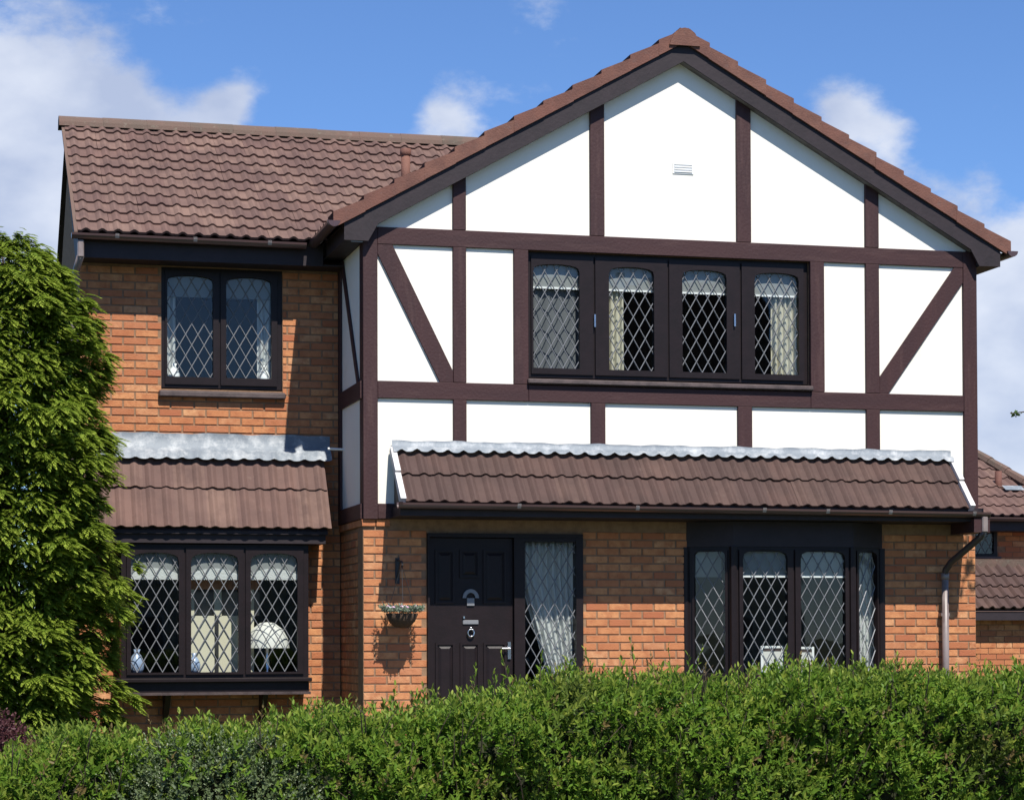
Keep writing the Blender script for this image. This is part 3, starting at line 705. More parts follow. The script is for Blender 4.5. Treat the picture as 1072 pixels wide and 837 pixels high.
MB().box(.25,6.0,-.457,-.03,1.906,1.92).build('soffit','barge',house)
MB().box(.262,.29,-.457,-.03,1.921,2.0).build('canopy_cheek','barge',house)
MB().box(5.865,6.03,-.55,-.03,1.80,1.935).build('canopy_end','timberh',house)
# downpipe at the right pier
MB().box(5.945,6.005,-.57,-.50,1.80,1.955).build('rainwater_outlet','pipe',house,bevel=.01)
b = MB(); b.tube([(5.975,-.535,1.83),(5.96,-.50,1.76),(5.82,-.14,1.53),(5.79,-.07,1.45),(5.79,-.055,1.38)],.034,10); b.build('swan_neck','pipedark',house,smooth=True)
b = MB(); b.tube([(5.79,-.055,1.42),(5.79,-.055,-.4)],.034,12); b.lathe([(.034,0),(.04,.002),(.04,.06),(.034,.062)],(5.79,-.055,1.36),12); dp = b.build('downpipe','pipe',house,smooth=True)
for z in (1.0,.1): MB().box(5.745,5.835,-.06,.015,z,z+.03).build('pipe_clip','pipe',dp)

# --- left canopy
TW = .293
cl_,vL,LL = canopy(-2.50,-.20,WINGY-.012,2.60,.745,1.835,8,'tile2b' if 'tile2b' in M else 'tile',house,-2.52)
apron(-2.5,-.105,WINGY-.024,2.765,2.63,vL,.16,TW/2,cl_,scal=.006,proud=.046)
MB().box(-2.49,-.215,.80,.82,1.70,1.86).build('fascia','barge',house)
MB().box(-2.49,-.215,.821,WINGY-.013,1.70,1.715).build('soffit','barge',house)
b = MB(); b.tube([(.0,1.0,2.62),(-.16,.99,2.625)],.012,8); b.build('overflow_pipe','white',house)
b = MB(); b.tube([(-.34,1.17,2.86),(-.34,1.19,2.88)],.012,6)

# ---------------------------------------------------------------- things at the windows
def cloth(x0,x1,z0,z1,y,label,name,cat,m,folds=8,amp=.02,gather=None,group=None,thick=True):
    nx,nz = folds*8,12; vs = []
    for j in range(nz+1):
        t_ = j/nz; z = z1+(z0-z1)*t_
        a,c = (x0,x1) if not gather else gather(t_)
        for i in range(nx+1):
            s = i/nx; x = a+(c-a)*s
            vs.append((x,y+amp*math.sin(s*folds*2*PI+.6*math.sin(3*t_))+amp*.3*math.sin(s*folds*5+2*t_),z+.004*math.sin(s*folds*2*PI)))
    fs = [(j*(nx+1)+i,j*(nx+1)+i+1,(j+1)*(nx+1)+i+1,(j+1)*(nx+1)+i) for j in range(nz) for i in range(nx)]
    b = MB(); b.add(vs,fs); o = b.build(name,m,smooth=True); md = o.modifiers.new('t','SOLIDIFY'); md.thickness = .002
    return tag(o,label,cat,group)
def blind(x0,x1,z0,z1,y,label,wave=0,trim=.018,m='blind',arcs=None):
    t_ = thing('blind',label,'blind',((x0+x1)/2,y,z0))
    b = MB(); b.box(x0,x1,y,y+.006,z0,z1); b.build('fabric',m,t_)
    if trim and not arcs: MB().box(x0,x1,y-.008,y-.0005,z0-.006,z0-.006+trim).build('bottom_bar','white',t_)
    if arcs:
        for a,c in arcs:
            n = 12; pts = [(a,z0-.003),(c,z0-.003)]+[(c+(a-c)*i/n,z0+.03+.075*math.sin(PI*i/n)**.7) for i in range(n+1)]
            MB().prism(pts,y-.008,y-.0005).build('lace_edging','net',t_)
blind(1.6,4.38,4.105,4.45,.085,'grey pelmet blind with white bottom bar behind the four light upstairs window')
blind(-1.71,-.58,4.09,4.4,WINGY+.10,'grey blind across the top of the upstairs window above the wing canopy',trim=0)
blind(-2.12,-.39,1.36,1.68,.905,'lace edged blind with three white scallops in the left bay window',arcs=((-2.07,-1.58),(-1.51,-1.02),(-.95,-.45)))
blind(3.58,4.72,1.375,1.66,-.165,'pale blind with white bottom bar in the middle lights of the right bay window')
blind(3.22,3.50,1.375,1.66,.035,'small pale blind without bar in the left angled light of the right bay',trim=0)
cloth(2.34,2.56,3.2,4.4,.125,'cream curtain gathered at the left of the second upstairs light','curtain','curtain','cream',4,.025)
cloth(4.06,4.38,3.2,4.4,.125,'wide cream curtain at the right end of the four light upstairs window','curtain','curtain','cream',6,.025)
cloth(1.60,2.22,3.2,4.4,.13,'grey cloth coloured as the reflection in the first upstairs light of the gable','curtain','curtain',mat('reflection_grey',(.12,.125,.135),.9),5,.012)  # even dark grey stands for the glass reflection
cloth(-1.71,-1.58,3.2,4.35,WINGY+.14,'grey white curtain at the left side of the window above the wing canopy','curtain','curtain','net',2,.02)
cloth(-.79,-.60,3.2,4.35,WINGY+.14,'grey white curtain at the right side of the window above the wing canopy','curtain','curtain','net',3,.02)
cloth(4.93,5.11,.40,1.64,.10,'white net curtain in the right angled light of the right bay window','curtain','curtain','net',5,.015)
def gth(t_):
    a = 1.53+(0.0 if t_ < .25 else .30*((t_-.25)/.75)**1.1); return a,2.12
cloth(1.55,2.03,.33,1.71,.12,'white net curtain tied aside behind the leaded side light of the door','curtain','curtain','net',9,.022,gather=gth)
# on the sills
def lampbase(x,y,z,s,m,label,cat='vase'):
    b = MB(); b.lathe([(0,0),(.05*s,0),(.075*s,.05*s),(.08*s,.12*s),(.05*s,.19*s),(.025*s,.22*s),(.04*s,.26*s),(0,.26*s)],(x,y,z),18); return tag(b.build('vase',m,smooth=True),label,cat)
lampbase(-1.98,1.02,.47,.9,'blue','pale blue vase at the left end of the bay window sill')
lampbase(-1.44,1.02,.47,.75,'blue','pale blue vase in the middle light of the left bay window')
lampbase(-1.60,WINGY+.10,3.25,.75,'white','white ornament standing in for the sunlit foot of the left curtain above the wing canopy','highlight')  # sunlit feet of the two curtains, added as white shapes
lampbase(-.73,WINGY+.10,3.25,.75,'white','white ornament standing in for the sunlit foot of the right curtain above the wing canopy','highlight')
tl = thing('table_lamp','table lamp with a white domed shade in the right light of the left bay','lamp',(-.73,1.12,.44))
b = MB(); b.lathe([(0,.52),(.07,.51),(.15,.45),(.20,.36),(.215,.27)],(-.73,1.12,.44),24); b.build('lamp_shade','shade',tl,smooth=True)
b = MB(); b.lathe([(0,0),(.07,.0),(.07,.02),(.02,.05),(.045,.13),(.02,.22),(.012,.42),(0,.42)],(-.73,1.12,.44),16); b.build('lamp_base','metal',tl,smooth=True)
dc = thing('display_cabinet','cream cabinet with dark arched niches and a brown shelf top in the left bay window','cabinet',(-1.1,1.1,.44))
b = MB(); b.box(-1.50,-.86,1.10,1.14,.46,1.02); b.build('cream_front','creamwall',dc)
for x in (-1.50,-1.24,-.93): MB().box(x,x+.07,1.095,1.14,1.021,1.27).build('upright','creamwall',dc)
MB().box(-1.52,-.80,1.15,1.40,1.021,1.25).build('niche','room',dc)
MB().box(-1.52,-.80,1.09,1.14,1.271,1.52).build('shelf_top','brick',dc)
MB().box(-1.235,-1.20,1.080,1.099,.46,1.02).build('post','iron',dc)
def photo_frame(x0,x1,y,z0,z1,label):
    t_ = thing('photo_frame',label,'photo frame',((x0+x1)/2,y,z0)); b = MB(); w = .022
    b.box(x0,x1,y,y+.02,z0,z0+w); b.box(x0,x1,y,y+.02,z1-w,z1); b.box(x0,x0+w,y,y+.02,z0+w,z1-w); b.box(x1-w,x1,y,y+.02,z0+w,z1-w); b.build('frame','white',t_)
    MB().box(x0+w,x1-w,y+.008,y+.018,z0+w,z1-w-.03).build('picture','shade',t_); MB().box(x0+w,x1-w,y+.006,y+.018,z1-w-.029,z1-w).build('mount','sill',t_)
photo_frame(3.84,4.07,-.12,.42,.715,'white photo frame left of the central mullion in the right bay window')
photo_frame(4.215,4.385,-.12,.42,.705,'narrower white photo frame right of the central mullion in the right bay window')

# ---------------------------------------------------------------- foliage builders (numpy)
def leaves_mesh(name, pos, dirs, nrm, length, width, rnd, tip, material, six=True):
    n = len(pos); d = dirs/np.linalg.norm(dirs,axis=1)[:,None]; s = np.cross(d,nrm); s /= np.linalg.norm(s,axis=1)[:,None]+1e-9; up = np.cross(s,d)
    L = length[:,None]; w = width[:,None]
    if six:
        V = np.stack([pos, pos+d*L*.35-s*w+up*w*.35, pos+d*L*.75-s*w*.7+up*w*.2, pos+d*L-up*L*.06, pos+d*L*.75+s*w*.7+up*w*.2, pos+d*L*.35+s*w+up*w*.35],1); k = 6
        fl = np.array([[0,5,4,3],[0,3,2,1]])
    else:
        V = np.stack([pos, pos+d*L*.5-s*w, pos+d*L-up*L*.12, pos+d*L*.5+s*w],1); k = 4; fl = np.array([[0,3,2,1]])
    V = V.reshape(-1,3); m = len(fl)
    faces = (fl[None]+np.arange(n)[:,None,None]*k).reshape(-1,4)
    me = bpy.data.meshes.new(name); me.vertices.add(len(V)); me.vertices.foreach_set('co',V.astype(np.float32).ravel())
    me.loops.add(faces.size); me.loops.foreach_set('vertex_index',faces.astype(np.int32).ravel())
    me.polygons.add(len(faces)); me.polygons.foreach_set('loop_start',np.arange(0,faces.size,4,dtype=np.int32)); me.polygons.foreach_set('loop_total',np.full(len(faces),4,dtype=np.int32))
    me.update(); me.validate()
    a = me.attributes.new('rnd','FLOAT','FACE'); a.data.foreach_set('value',np.repeat(rnd,m).astype(np.float32))
    a = me.attributes.new('tip','FLOAT','FACE'); a.data.foreach_set('value',np.repeat(tip,m).astype(np.float32))
    me.materials.append(M[material]); return me
def unit(a): return a/(np.linalg.norm(a,axis=-1,keepdims=True)+1e-9)
RG = np.random.default_rng(11)
def sprigs(P, D, nl, slen, leaf, lw, tipk=1.0, spread=.9):
    """P base points, D directions of shoots; returns leaf arrays: opposite leaves along every shoot"""
    n = len(P); D = unit(D); t_ = np.tile(np.linspace(.15,1,nl),(n,1))
    a = unit(np.cross(D,RG.normal(size=(n,3)))); c = np.cross(D,a)
    ang = RG.uniform(0,6.28,(n,1))+np.arange(nl)[None]*1.75
    side = a[:,None]*np.cos(ang)[...,None]+c[:,None]*np.sin(ang)[...,None]
    pos = P[:,None]+D[:,None]*(t_*slen[:,None])[...,None]
    dr_ = side*spread*(1.05-t_*.55)[...,None]+D[:,None]*(.45+t_*.6)[...,None]+RG.normal(size=(n,nl,3))*.15
    nr = unit(D[:,None]*1.0-side*.4+RG.normal(size=(n,nl,3))*.25)
    ll = leaf*RG.uniform(.70,1.30,(n,1))*(RG.uniform(.7,1.15,(n,nl)))*(1.05-.35*t_); 
    return pos.reshape(-1,3), dr_.reshape(-1,3), nr.reshape(-1,3), ll.ravel(), (ll*lw).ravel(), np.clip((t_**3)*tipk*RG.uniform(.2,1,(n,1)),0,1).ravel()
# ---- hedge
hx = np.array([-8,-3.9,-3.6,-3.3,-3.05,-2.75,-2.1,-1.8,-1.4,-.7,0,1.05,9]); hzv = np.array([.20,.20,.22,.28,.33,.36,.37,.41,.50,.545,.55,.555,.555])
HY0,HY1 = -11.05,-10.1
def htop(x): return np.interp(x,hx,hzv)+.03*np.sin(x*5.1)+.022*np.sin(x*11.3+1)
def hedge_points(n, x0, x1, jit=.10, fdens=.62):
    x = RG.uniform(x0,x1,n); f = RG.random(n) < fdens
    top = htop(x); s = RG.random(n)
    z = np.where(f, -.62+(top+.62)*(s**.70), top)
    y = np.where(f, HY0+.05*np.sin(x*3.3+z*4)+.04*np.sin(x*8+z*9)+ .18*np.clip((z-top+.16)/.16,0,1)**2, RG.uniform(HY0+.12,HY1,n))
    dep = RG.random(n)**1.2*jit
    y = np.where(f, y+dep, y); z = np.where(f, z, z-dep+.015*np.sin(y*17+x*5))
    out = np.stack([RG.normal(size=n)*.35, np.where(f,-.75,-.12)+RG.normal(size=n)*.3, np.where(f,.75,1.0)+RG.normal(size=n)*.25],1)
    return np.stack([x,y,z],1), out, f, dep
hedge = thing('hedge','long clipped green privet hedge with loose shoots in front of the house','hedge',(0,-10.6,-.8))
P_,D_,f_,dep_ = hedge_points(20000,-6.0,4.2,.16)
keep = ~((((P_[:,0]+2.7)/.50)**2+((P_[:,2]+.10)/.42)**2 < 1)&(P_[:,1]<-10.9)&(RG.random(len(P_))<.8)); P_,D_ = P_[keep],D_[keep]
sl = RG.uniform(.06,.13,len(P_))
ar = sprigs(P_-unit(D_)*.03,D_,10,sl,.041,.19)
rr = RG.random(len(ar[0]))
ho = bpy.data.objects.new('foliage',leaves_mesh('foliage',ar[0],ar[1],ar[2],ar[3],ar[4],rr,ar[5],'leaf')); link(ho,hedge); ho['kind'] = 'stuff'
# reddish young shoots mixed in
P_,D_,f_,_ = hedge_points(550,-6.0,4.2,.02); keep = (P_[:,2] > .1); P_,D_ = P_[keep],D_[keep]
ar = sprigs(P_,D_,7,RG.uniform(.06,.11,len(P_)),.030,.2)
ho = bpy.data.objects.new('young_foliage',leaves_mesh('young_foliage',ar[0],ar[1],ar[2],ar[3],ar[4],RG.random(len(ar[0])),ar[5],'leafred')); link(ho,hedge); ho['kind'] = 'stuff'
b = MB()     # dark core: shade between the leaves put into its colour
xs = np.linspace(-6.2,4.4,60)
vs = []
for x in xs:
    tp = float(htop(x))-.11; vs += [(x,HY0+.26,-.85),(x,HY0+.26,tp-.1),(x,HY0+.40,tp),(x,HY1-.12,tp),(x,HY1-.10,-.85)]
b.add(vs,[(5*i+k,5*i+5+k,5*i+6+k,5*i+k+1) for i in range(59) for k in range(4)]); b.build('shade_core','core',hedge)
b = MB()
for i in range(420):
    x = RG.uniform(-4.2,2.2); z = RG.uniform(-.45,float(htop(x))+.01); y = HY0+RG.uniform(.0,.09)
    d = Vector((RG.normal()*.5,-.25,1)).normalized(); L = RG.uniform(.06,.16)
    b.tube([(x,y+.06,z-.05),Vector((x,y,z))+d*L*.5,Vector((x,y,z))+d*L],[.0032,.0026,.0012],4,caps=False)
b.build('twigs','bark',hedge,kind='stuff')
# tall loose shoots standing above the top: each one a part
tall = [(-2.93,.58,.9),(-2.62,.60,1),(-2.02,.66,1),(-1.98,.60,.8),(-2.28,.62,.9)]
shoots = []
for px,hgt in ((245,.10),(272,.12),(340,.07),(385,.14),(398,.17),(415,.12),(478,.13),(488,.18),(500,.13),(525,.10),(543,.22),(551,.17),(560,.10),(600,.09),(622,.17),(640,.12),(668,.22),(671,.14),(705,.17),(722,.14),(740,.20),(760,.11),(790,.09),(830,.10),(848,.13),(880,.10),(905,.08),(940,.10),(962,.09),(990,.12),(1010,.10),(1040,.08),(1062,.11),(160,.08),(185,.10),(60,.06),(100,.07),(365,.09),(440,.12),(455,.08),(585,.11),(690,.1),(775,.13),(925,.12),(505,.17),(20,.08),(215,.09),(310,.09),(810,.12)):
    x = -3.59+(px/1072)*4.636; shoots.append((x+RG.normal()*.02,RG.uniform(HY0+.15,HY1-.3),hgt))
for i,(x,y,h) in enumerate(shoots):
    z = float(htop(x))-.05; p = np.array([[x,y,z]]); d = np.array([[RG.normal()*.18,RG.normal()*.12-.05,1.]])
    ar = sprigs(p,d,13,np.array([h+.06]),.040,.19,spread=.75)
    me = leaves_mesh('shoot',ar[0],ar[1],ar[2],ar[3],ar[4],RG.random(len(ar[0])),np.clip(ar[5]*1.2,0,1),'leafred' if i%4 == 1 else 'leaf')
    o = bpy.data.objects.new('shoot',me); link(o,hedge)
    e = p[0]+unit(d)[0]*(h+.04); MB().tube([tuple(p[0]-[0,0,.05]),tuple(e)],[.003,.0015],5).build('stem','bark',o)
# grey-green small leaved shrub growing into the hedge
gs = thing('shrub','low shrub with small glossy grey green leaves growing into the left of the hedge','shrub',(-2.7,-11.1,-.8))
n = 4800; a = RG.uniform(0,2*PI,n); ph = RG.uniform(-1,1,n); 
cen = np.array([-2.70,-10.92,-.10]); dv = np.stack([np.cos(a)*np.sqrt(1-ph**2),np.sin(a)*np.sqrt(1-ph**2),ph],1)
P_ = cen+dv*np.array([.55,.20,.46])*(1-.30*RG.random((n,1))); keep = P_[:,1] < -10.85; P_,dv = P_[keep],dv[keep]
ar = sprigs(P_,dv+np.array([0,0,.4])+RG.normal(size=P_.shape)*.3,8,RG.uniform(.04,.08,len(P_)),.020,.30)
so = bpy.data.objects.new('foliage',leaves_mesh('foliage',ar[0],ar[1],ar[2],ar[3],ar[4],RG.random(len(ar[0])),ar[5]*.2,'leafgrey')); link(so,gs); so['kind'] = 'stuff'
MB().tube([(-2.7,-10.9,-.85),(-2.68,-10.92,-.5),(-2.66,-10.95,-.1)],[.02,.015,.008],7).build('stem','bark',gs)
# ---- conifer by the wing
def conifer():
    T = thing('conifer','tall bushy yellow green conifer against the left end of the house','tree',(-3.25,-.45,-.36))
    cx,cy,zb_,zt = -3.25,-.45,-.36,4.14
    prof_z = np.array([-.36,.2,.6,1.2,2.0,2.8,3.3,3.75,4.0,4.2]); prof_r = np.array([.85,.93,.99,1.03,.99,.93,.84,.72,.56,.25])
    b = MB(); b.tube([(cx,cy,-.5),(cx+.02,cy,1),(cx,cy+.02,2.6),(cx+.02,cy,3.95)],[.11,.085,.05,.012],10); tr_ = b.build('trunk','bark',T)
    b = MB()
    ps=[];ds=[];ns=[];ls=[];ws_=[];tips=[];rn=[]
    NT = 1050
    for i in range(NT):
        z = zb_+.25+(zt-zb_-.15)*(i+.5)/NT; z += RG.normal()*.03; a = i*2.39996+RG.normal()*.25
        if math.sin(a) > .55 and RG.random() < .6: continue
        lob = 1+.10*math.sin(a*3+z*2.3)+.09*math.sin(z*6.3+a*2)+.06*math.sin(a*7+z*11)
        rr_ = np.interp(z,prof_z,prof_r)*lob*RG.uniform(.78,1.05)
        if RG.random() < .10: rr_ *= 1.05
        o = np.array([math.cos(a),math.sin(a),0]); c = np.array([cx,cy,z])+o*rr_
        if i%5 == 0: b.tube([(cx,cy,z-.25),tuple(c-o*.12)],[.014,.004],4,caps=False)
        tx = np.array([-math.sin(a),math.cos(a),0]); size = RG.uniform(.12,.21)
        tone = RG.random()
        m = 24
        for k in range(m):
            q = RG.uniform(-1.15,1.15); el_ = RG.normal()*.20-.12
            d = o*math.cos(q)+tx*math.sin(q)+np.array([0,0,el_]); d /= np.linalg.norm(d)
            base = c-o*.10+np.array([0,0,RG.normal()*.03+.03])+tx*RG.normal()*.03
            L = size*RG.uniform(.6,1.05); s = np.cross(d,[0,0,1]); s /= np.linalg.norm(s)
            upv = np.cross(s,d)
            nb = 11
            for j in range(nb):     # flat frond: blades on both sides of a drooping rib
                t_ = (j+1)/nb; pp = base+d*L*t_*.85-np.array([0,0,.25*L*t_*t_])
                sg = 1 if j%2 else -1
                bd = d*(.75+.4*t_)+s*sg*(.75-.55*t_)+np.array([0,0,-.22*t_+.05])
                ps.append(pp); ds.append(bd); ns.append(upv+RG.normal(size=3)*.22); ls.append(L*.42*(1.1-.45*t_)); ws_.append(.007+.004*RG.random()); tips.append(min(1,max(0,(t_-.25)*.8))*RG.uniform(.25,.9)); rn.append((tone*.6+RG.random()*.4)%1)
    b.build('limbs','bark',T)
    me = leaves_mesh('foliage',np.array(ps),np.array(ds),np.array(ns),np.array(ls),np.array(ws_),np.array(rn),np.array(tips),'conifer',six=False)
    o = bpy.data.objects.new('foliage',me); link(o,T); o['kind'] = 'stuff'
    # dark inner foliage
    n = 40000; z = RG.uniform(zb_,zt-.15,n); a = RG.uniform(0,2*PI,n); r_ = np.interp(z,prof_z,prof_r)*RG.uniform(.28,.78,n)
    P_ = np.stack([cx+np.cos(a)*r_,cy+np.sin(a)*r_,z],1); dv = np.stack([np.cos(a),np.sin(a),-.2+0*a],1)+RG.normal(size=(n,3))*.5
    me = leaves_mesh('inner_foliage',P_,dv,RG.normal(size=(n,3)),RG.uniform(.07,.14,n),np.full(n,.013),RG.random(n),np.zeros(n),'conifer',six=False)
    o = bpy.data.objects.new('inner_foliage',me); link(o,T); o['kind'] = 'stuff'
conifer()
# ---- purple shrub at the foot of the conifer
ps_ = thing('shrub','dark purple leaved shrub at the foot of the conifer behind the hedge','shrub',(-3.6,-4.5,-.5))
n = 2600; a = RG.uniform(0,2*PI,n); ph = RG.uniform(-.2,1,n); q = np.sqrt(1-ph**2); dv = np.stack([np.cos(a)*q,np.sin(a)*q,ph],1)
P_ = np.array([-3.62,-4.5,-.26])+dv*np.array([.52,.5,.56])*(1-.3*RG.random((n,1)))
ar = sprigs(P_,dv+RG.normal(size=P_.shape)*.4,7,RG.uniform(.05,.12,n),.032,.3)
o = bpy.data.objects.new('foliage',leaves_mesh('foliage',ar[0],ar[1],ar[2],ar[3],ar[4],RG.random(len(ar[0])),ar[5]*.0,'purple')); link(o,ps_); o['kind'] = 'stuff'
MB().tube([(-3.6,-4.5,-.6),(-3.58,-4.5,.0)],[.03,.015],7).build('stem','bark',ps_)
# ---- tree to the right, mostly outside the frame
tr_ = thing('tree','leafy tree at the right edge reaching a thin twig into view','tree',(8.3,-2.3,-.45))
b = MB(); b.tube([(8.3,-2.3,-.6),(8.28,-2.3,.8),(8.2,-2.25,2.2),(8.1,-2.3,3.6),(8.0,-2.3,5.0)],[.14,.11,.09,.06,.02],10); b.build('trunk','bark',tr_)
b = MB(); tips_ = []
for i in range(34):
    z = RG.uniform(1.9,4.8); a = RG.uniform(0,2*PI); L = RG.uniform(1.1,1.9)*(1-.12*(z-2)); e = Vector((8.15+math.cos(a)*L,-2.3+math.sin(a)*L*.9,z+RG.uniform(.1,.7)))
    if e.x < 6.35: e.x = 6.35
    m_p = (Vector((8.15,-2.3,z))+e)/2+Vector((0,0,.1)); b.tube([(8.15,-2.3,z),m_p,e],[.028,.015,.005],6,caps=False)
    for k in range(26):
        t0 = RG.uniform(.35,1.05); p = Vector((8.15,-2.3,z)).lerp(e,t0)+Vector(RG.normal(size=3)*.16); tips_.append(tuple(p))
b.tube([(8.12,-2.3,3.4),(7.2,-2.2,4.2),(6.25,-2.1,4.6)],[.03,.018,.006],6,caps=False)
for k in range(34): tips_.append((6.25+RG.uniform(-.12,.9),-2.1+RG.normal()*.12,4.45+RG.normal()*.22))
tw = [Vector((6.4,-2.4,2.55)),Vector((5.85,-2.45,2.70)),Vector((5.45,-2.5,2.76)),Vector((5.27,-2.5,2.74))]
b.tube([(8.2,-2.3,2.2),(7.2,-2.35,2.4)]+[tuple(v_) for v_ in tw],[.03,.02,.012,.008,.006,.003],6); b.build('branches','bark',tr_)
P_ = np.array(tips_); ar = sprigs(P_,RG.normal(size=P_.shape)+np.array([0,0,.5]),7,RG.uniform(.08,.16,len(P_)),.065,.32)
o = bpy.data.objects.new('crown',leaves_mesh('crown',ar[0],ar[1],ar[2],ar[3],ar[4],RG.random(len(ar[0])),ar[5]*.3,'leaftree')); link(o,tr_); o['kind'] = 'stuff'
P_ = np.array([tuple(tw[1].lerp(tw[3],t_)) for t_ in np.linspace(.2,1,7)]); ar = sprigs(P_,RG.normal(size=P_.shape)+np.array([-.6,0,.5]),5,RG.uniform(.04,.10,len(P_)),.065,.30)
o = bpy.data.objects.new('twig_leaves',leaves_mesh('twig_leaves',ar[0],ar[1],ar[2],ar[3],ar[4],RG.random(len(ar[0])),ar[5]*.3,'leaftree')); link(o,tr_)

# ---------------------------------------------------------------- hanging basket
hb = thing('hanging_basket','small hanging basket of silvery plants on a wall bracket beside the door','hanging basket',(.32,-.20,.95))
b = MB(); b.tube([(.32,.012,1.52),(.32,-.20,1.50),(.32,-.24,1.46)],.008,6); b.tube([(.32,.012,1.34),(.32,-.05,1.42),(.32,-.14,1.50)],.006,6); b.box(.30,.34,.002,.014,1.30,1.54); b.build('bracket','iron',hb)
b = MB()
for k in range(3):
    a = 2*PI*k/3+.4; b.tube([(.32,-.20,1.47),(.32+.15*math.cos(a),-.20+.15*math.sin(a),1.03)],.003,5)
b.build('chain','iron',hb)
b = MB(); b.lathe([(0,-.13),(.07,-.12),(.12,-.07),(.15,0),(.14,.005),(0,.0)],(.32,-.20,1.02),20); b.build('basket','coir',hb,smooth=True)
n = 230; a = RG.uniform(0,2*PI,n); r_ = .17*np.sqrt(RG.random(n)); P_ = np.stack([.32+np.cos(a)*r_,-.20+np.sin(a)*r_,1.03+.04*RG.random(n)],1)
ar = sprigs(P_,np.stack([np.cos(a),np.sin(a),.3+RG.random(n)*.8],1),6,RG.uniform(.03,.07,n),.028,.3)
o = bpy.data.objects.new('plants',leaves_mesh('plants',ar[0],ar[1],ar[2],ar[3],ar[4],RG.random(len(ar[0])),ar[5]*0,'silverleaf')); link(o,hb); o['kind'] = 'stuff'
n = 24; a = RG.uniform(0,2*PI,n); P_ = np.stack([.32+np.cos(a)*.13,-.20+np.sin(a)*.13,1.07+.02*RG.random(n)],1)
for p in P_: MB().lathe([(0,.012),(.016,.008),(.018,-.004),(0,-.012)],p,7).build('flower','flower',hb,smooth=True)
# flowers at the foot of the side light
vf = thing('flower_vase','small vase of pink and white flowers inside the side light sill','vase',(1.9,.07,.30))
b = MB(); b.lathe([(0,0),(.03,0),(.035,.04),(.02,.08),(0,.08)],(1.9,.075,.305),12); b.build('vase','white',vf,smooth=True)
for k in range(12): MB().lathe([(0,.014),(.018,.01),(.02,-.004),(0,-.014)],(1.9+RG.normal()*.06,.075+RG.normal()*.008,.41+RG.normal()*.02),7).build('flower','flower',vf,smooth=True)

# ---------------------------------------------------------------- neighbour on the right
nb = thing('bungalow','brown roofed brick bungalow with a tiled porch behind the right corner','house',(10,9,-.36))
b = MB(); wall_grid(b, 8.2, 11.3, -.4, 2.45, [(10.05,10.55,1.93,2.36)], lambda u,z:(u,8.4,z), .2, (0,.2,0)); nw = b.build('wall','mortar',nb)
TWs = TW; nbr = []
b = MB()
for j in range(34):
    a = -.1+j*.075
    for k in range(-1,15):
        x0 = max(8.2,8.2+k*.225+(.1125 if j%2 else 0)); x1 = min(11.3,8.2+k*.225+.215+(.1125 if j%2 else 0))
        if x1-x0 < .04 or (x1 > 10.05 and x0 < 10.55 and a+.065 > 1.93 and a < 2.36): continue
        b.add([(x0,8.392,a),(x1,8.392,a),(x1,8.392,a+.065),(x0,8.392,a+.065),(x0,8.401,a),(x1,8.401,a),(x1,8.401,a+.065),(x0,8.401,a+.065)],[(0,1,2,3),(4,5,1,0),(5,6,2,1),(6,7,3,2),(7,4,0,3)])
b.build('brickwork','brick',nb,kind='stuff')
wn = MB(); fn = Fr((0,8.43,0),(1,0,0)); ring(fn,wn,[(10.05,1.93),(10.55,1.93),(10.55,2.36),(10.05,2.36)],[(10.09,1.97),(10.50,1.97),(10.50,2.32),(10.09,2.32)],-.05,.03); wn = wn.build('window','frame',nb)
b = MB(); b.add([fn.p(10.09,1.97,0),fn.p(10.50,1.97,0),fn.p(10.50,2.32,0),fn.p(10.09,2.32,0)],[(0,1,2,3)]); b.build('pane','glass',wn)
lattice(fn,10.09,10.50,1.97,2.32,.001,.118,.205,.006).build('lead_lattice','came',wn)
MB().box(10.02,10.58,8.33,8.47,1.90,1.929).build('sill','sill',wn)
MB().box(9.9,10.7,8.7,8.72,1.8,2.4).build('net_curtain',mat('nb_net',(.16,.18,.2),.9),nb)
# hipped main roof
EX,EY,EZ,HA = 11.6,8.0,2.47,.42
rf = MB(); h = 1.25
rf.add([(6.9,EY,EZ-.03),(EX,EY,EZ-.03),(EX-HA*h/SL,EY+h/SL,EZ+h-.03),(6.9,EY+h/SL,EZ+h-.03),(EX,EY+2*h/SL,EZ-.03)],[(0,1,2,3),(1,4,2)])
rf = rf.build('roof','barge',nb)
TW = .30
me = tile_mesh(.36).mesh('nb_tile','tile'); ga = .30; v = Vector((0,1,SL)).normalized()
for j in range(8):
    o0 = Vector((7.2,EY,EZ))+v*(j*ga); lim = EX-HA*(j+.5)*ga*v.y
    i = 0
    while 7.2+i*TW+TW*.6 < lim:
        x = 7.2+i*TW
        if x > 9.2:
            ob = bpy.data.objects.new('roof_tile',me); ob.matrix_basis = basis(o0+Vector((i*TW,0,0)),Vector((1,0,0)),v,Vector((1,0,0)).cross(v)); link(ob,rf)
        i += 1
p0 = Vector((EX,EY,EZ+.03)); p1 = Vector((EX-HA*h/SL,EY+h/SL,EZ+h+.03)); dd = (p1-p0); L = dd.length; dd.normalize()
for k in range(int(L/.36)):
    b = MB(); b.tube([tuple(p0+dd*k*.36),tuple(p0+dd*(k*.36+.37))],[.085,.072],8); b.build('hip_tile','ridge',rf)
gutter([(7.5,EY-.05,EZ-.01),(EX,EY-.05,EZ-.02)],.055,nb)
MB().box(7.5,EX,EY+.02,EY+.04,EZ-.20,EZ-.02).build('fascia','barge',nb)
MB().box(7.5,EX,EY+.041,8.39,EZ-.20,EZ-.185).build('soffit','barge',nb)
b = MB(); b.tube([(10.80,8.85,2.75),(10.80,8.85,3.16)],.05,10); b.build('vent_pipe','verge',nb,smooth=True)
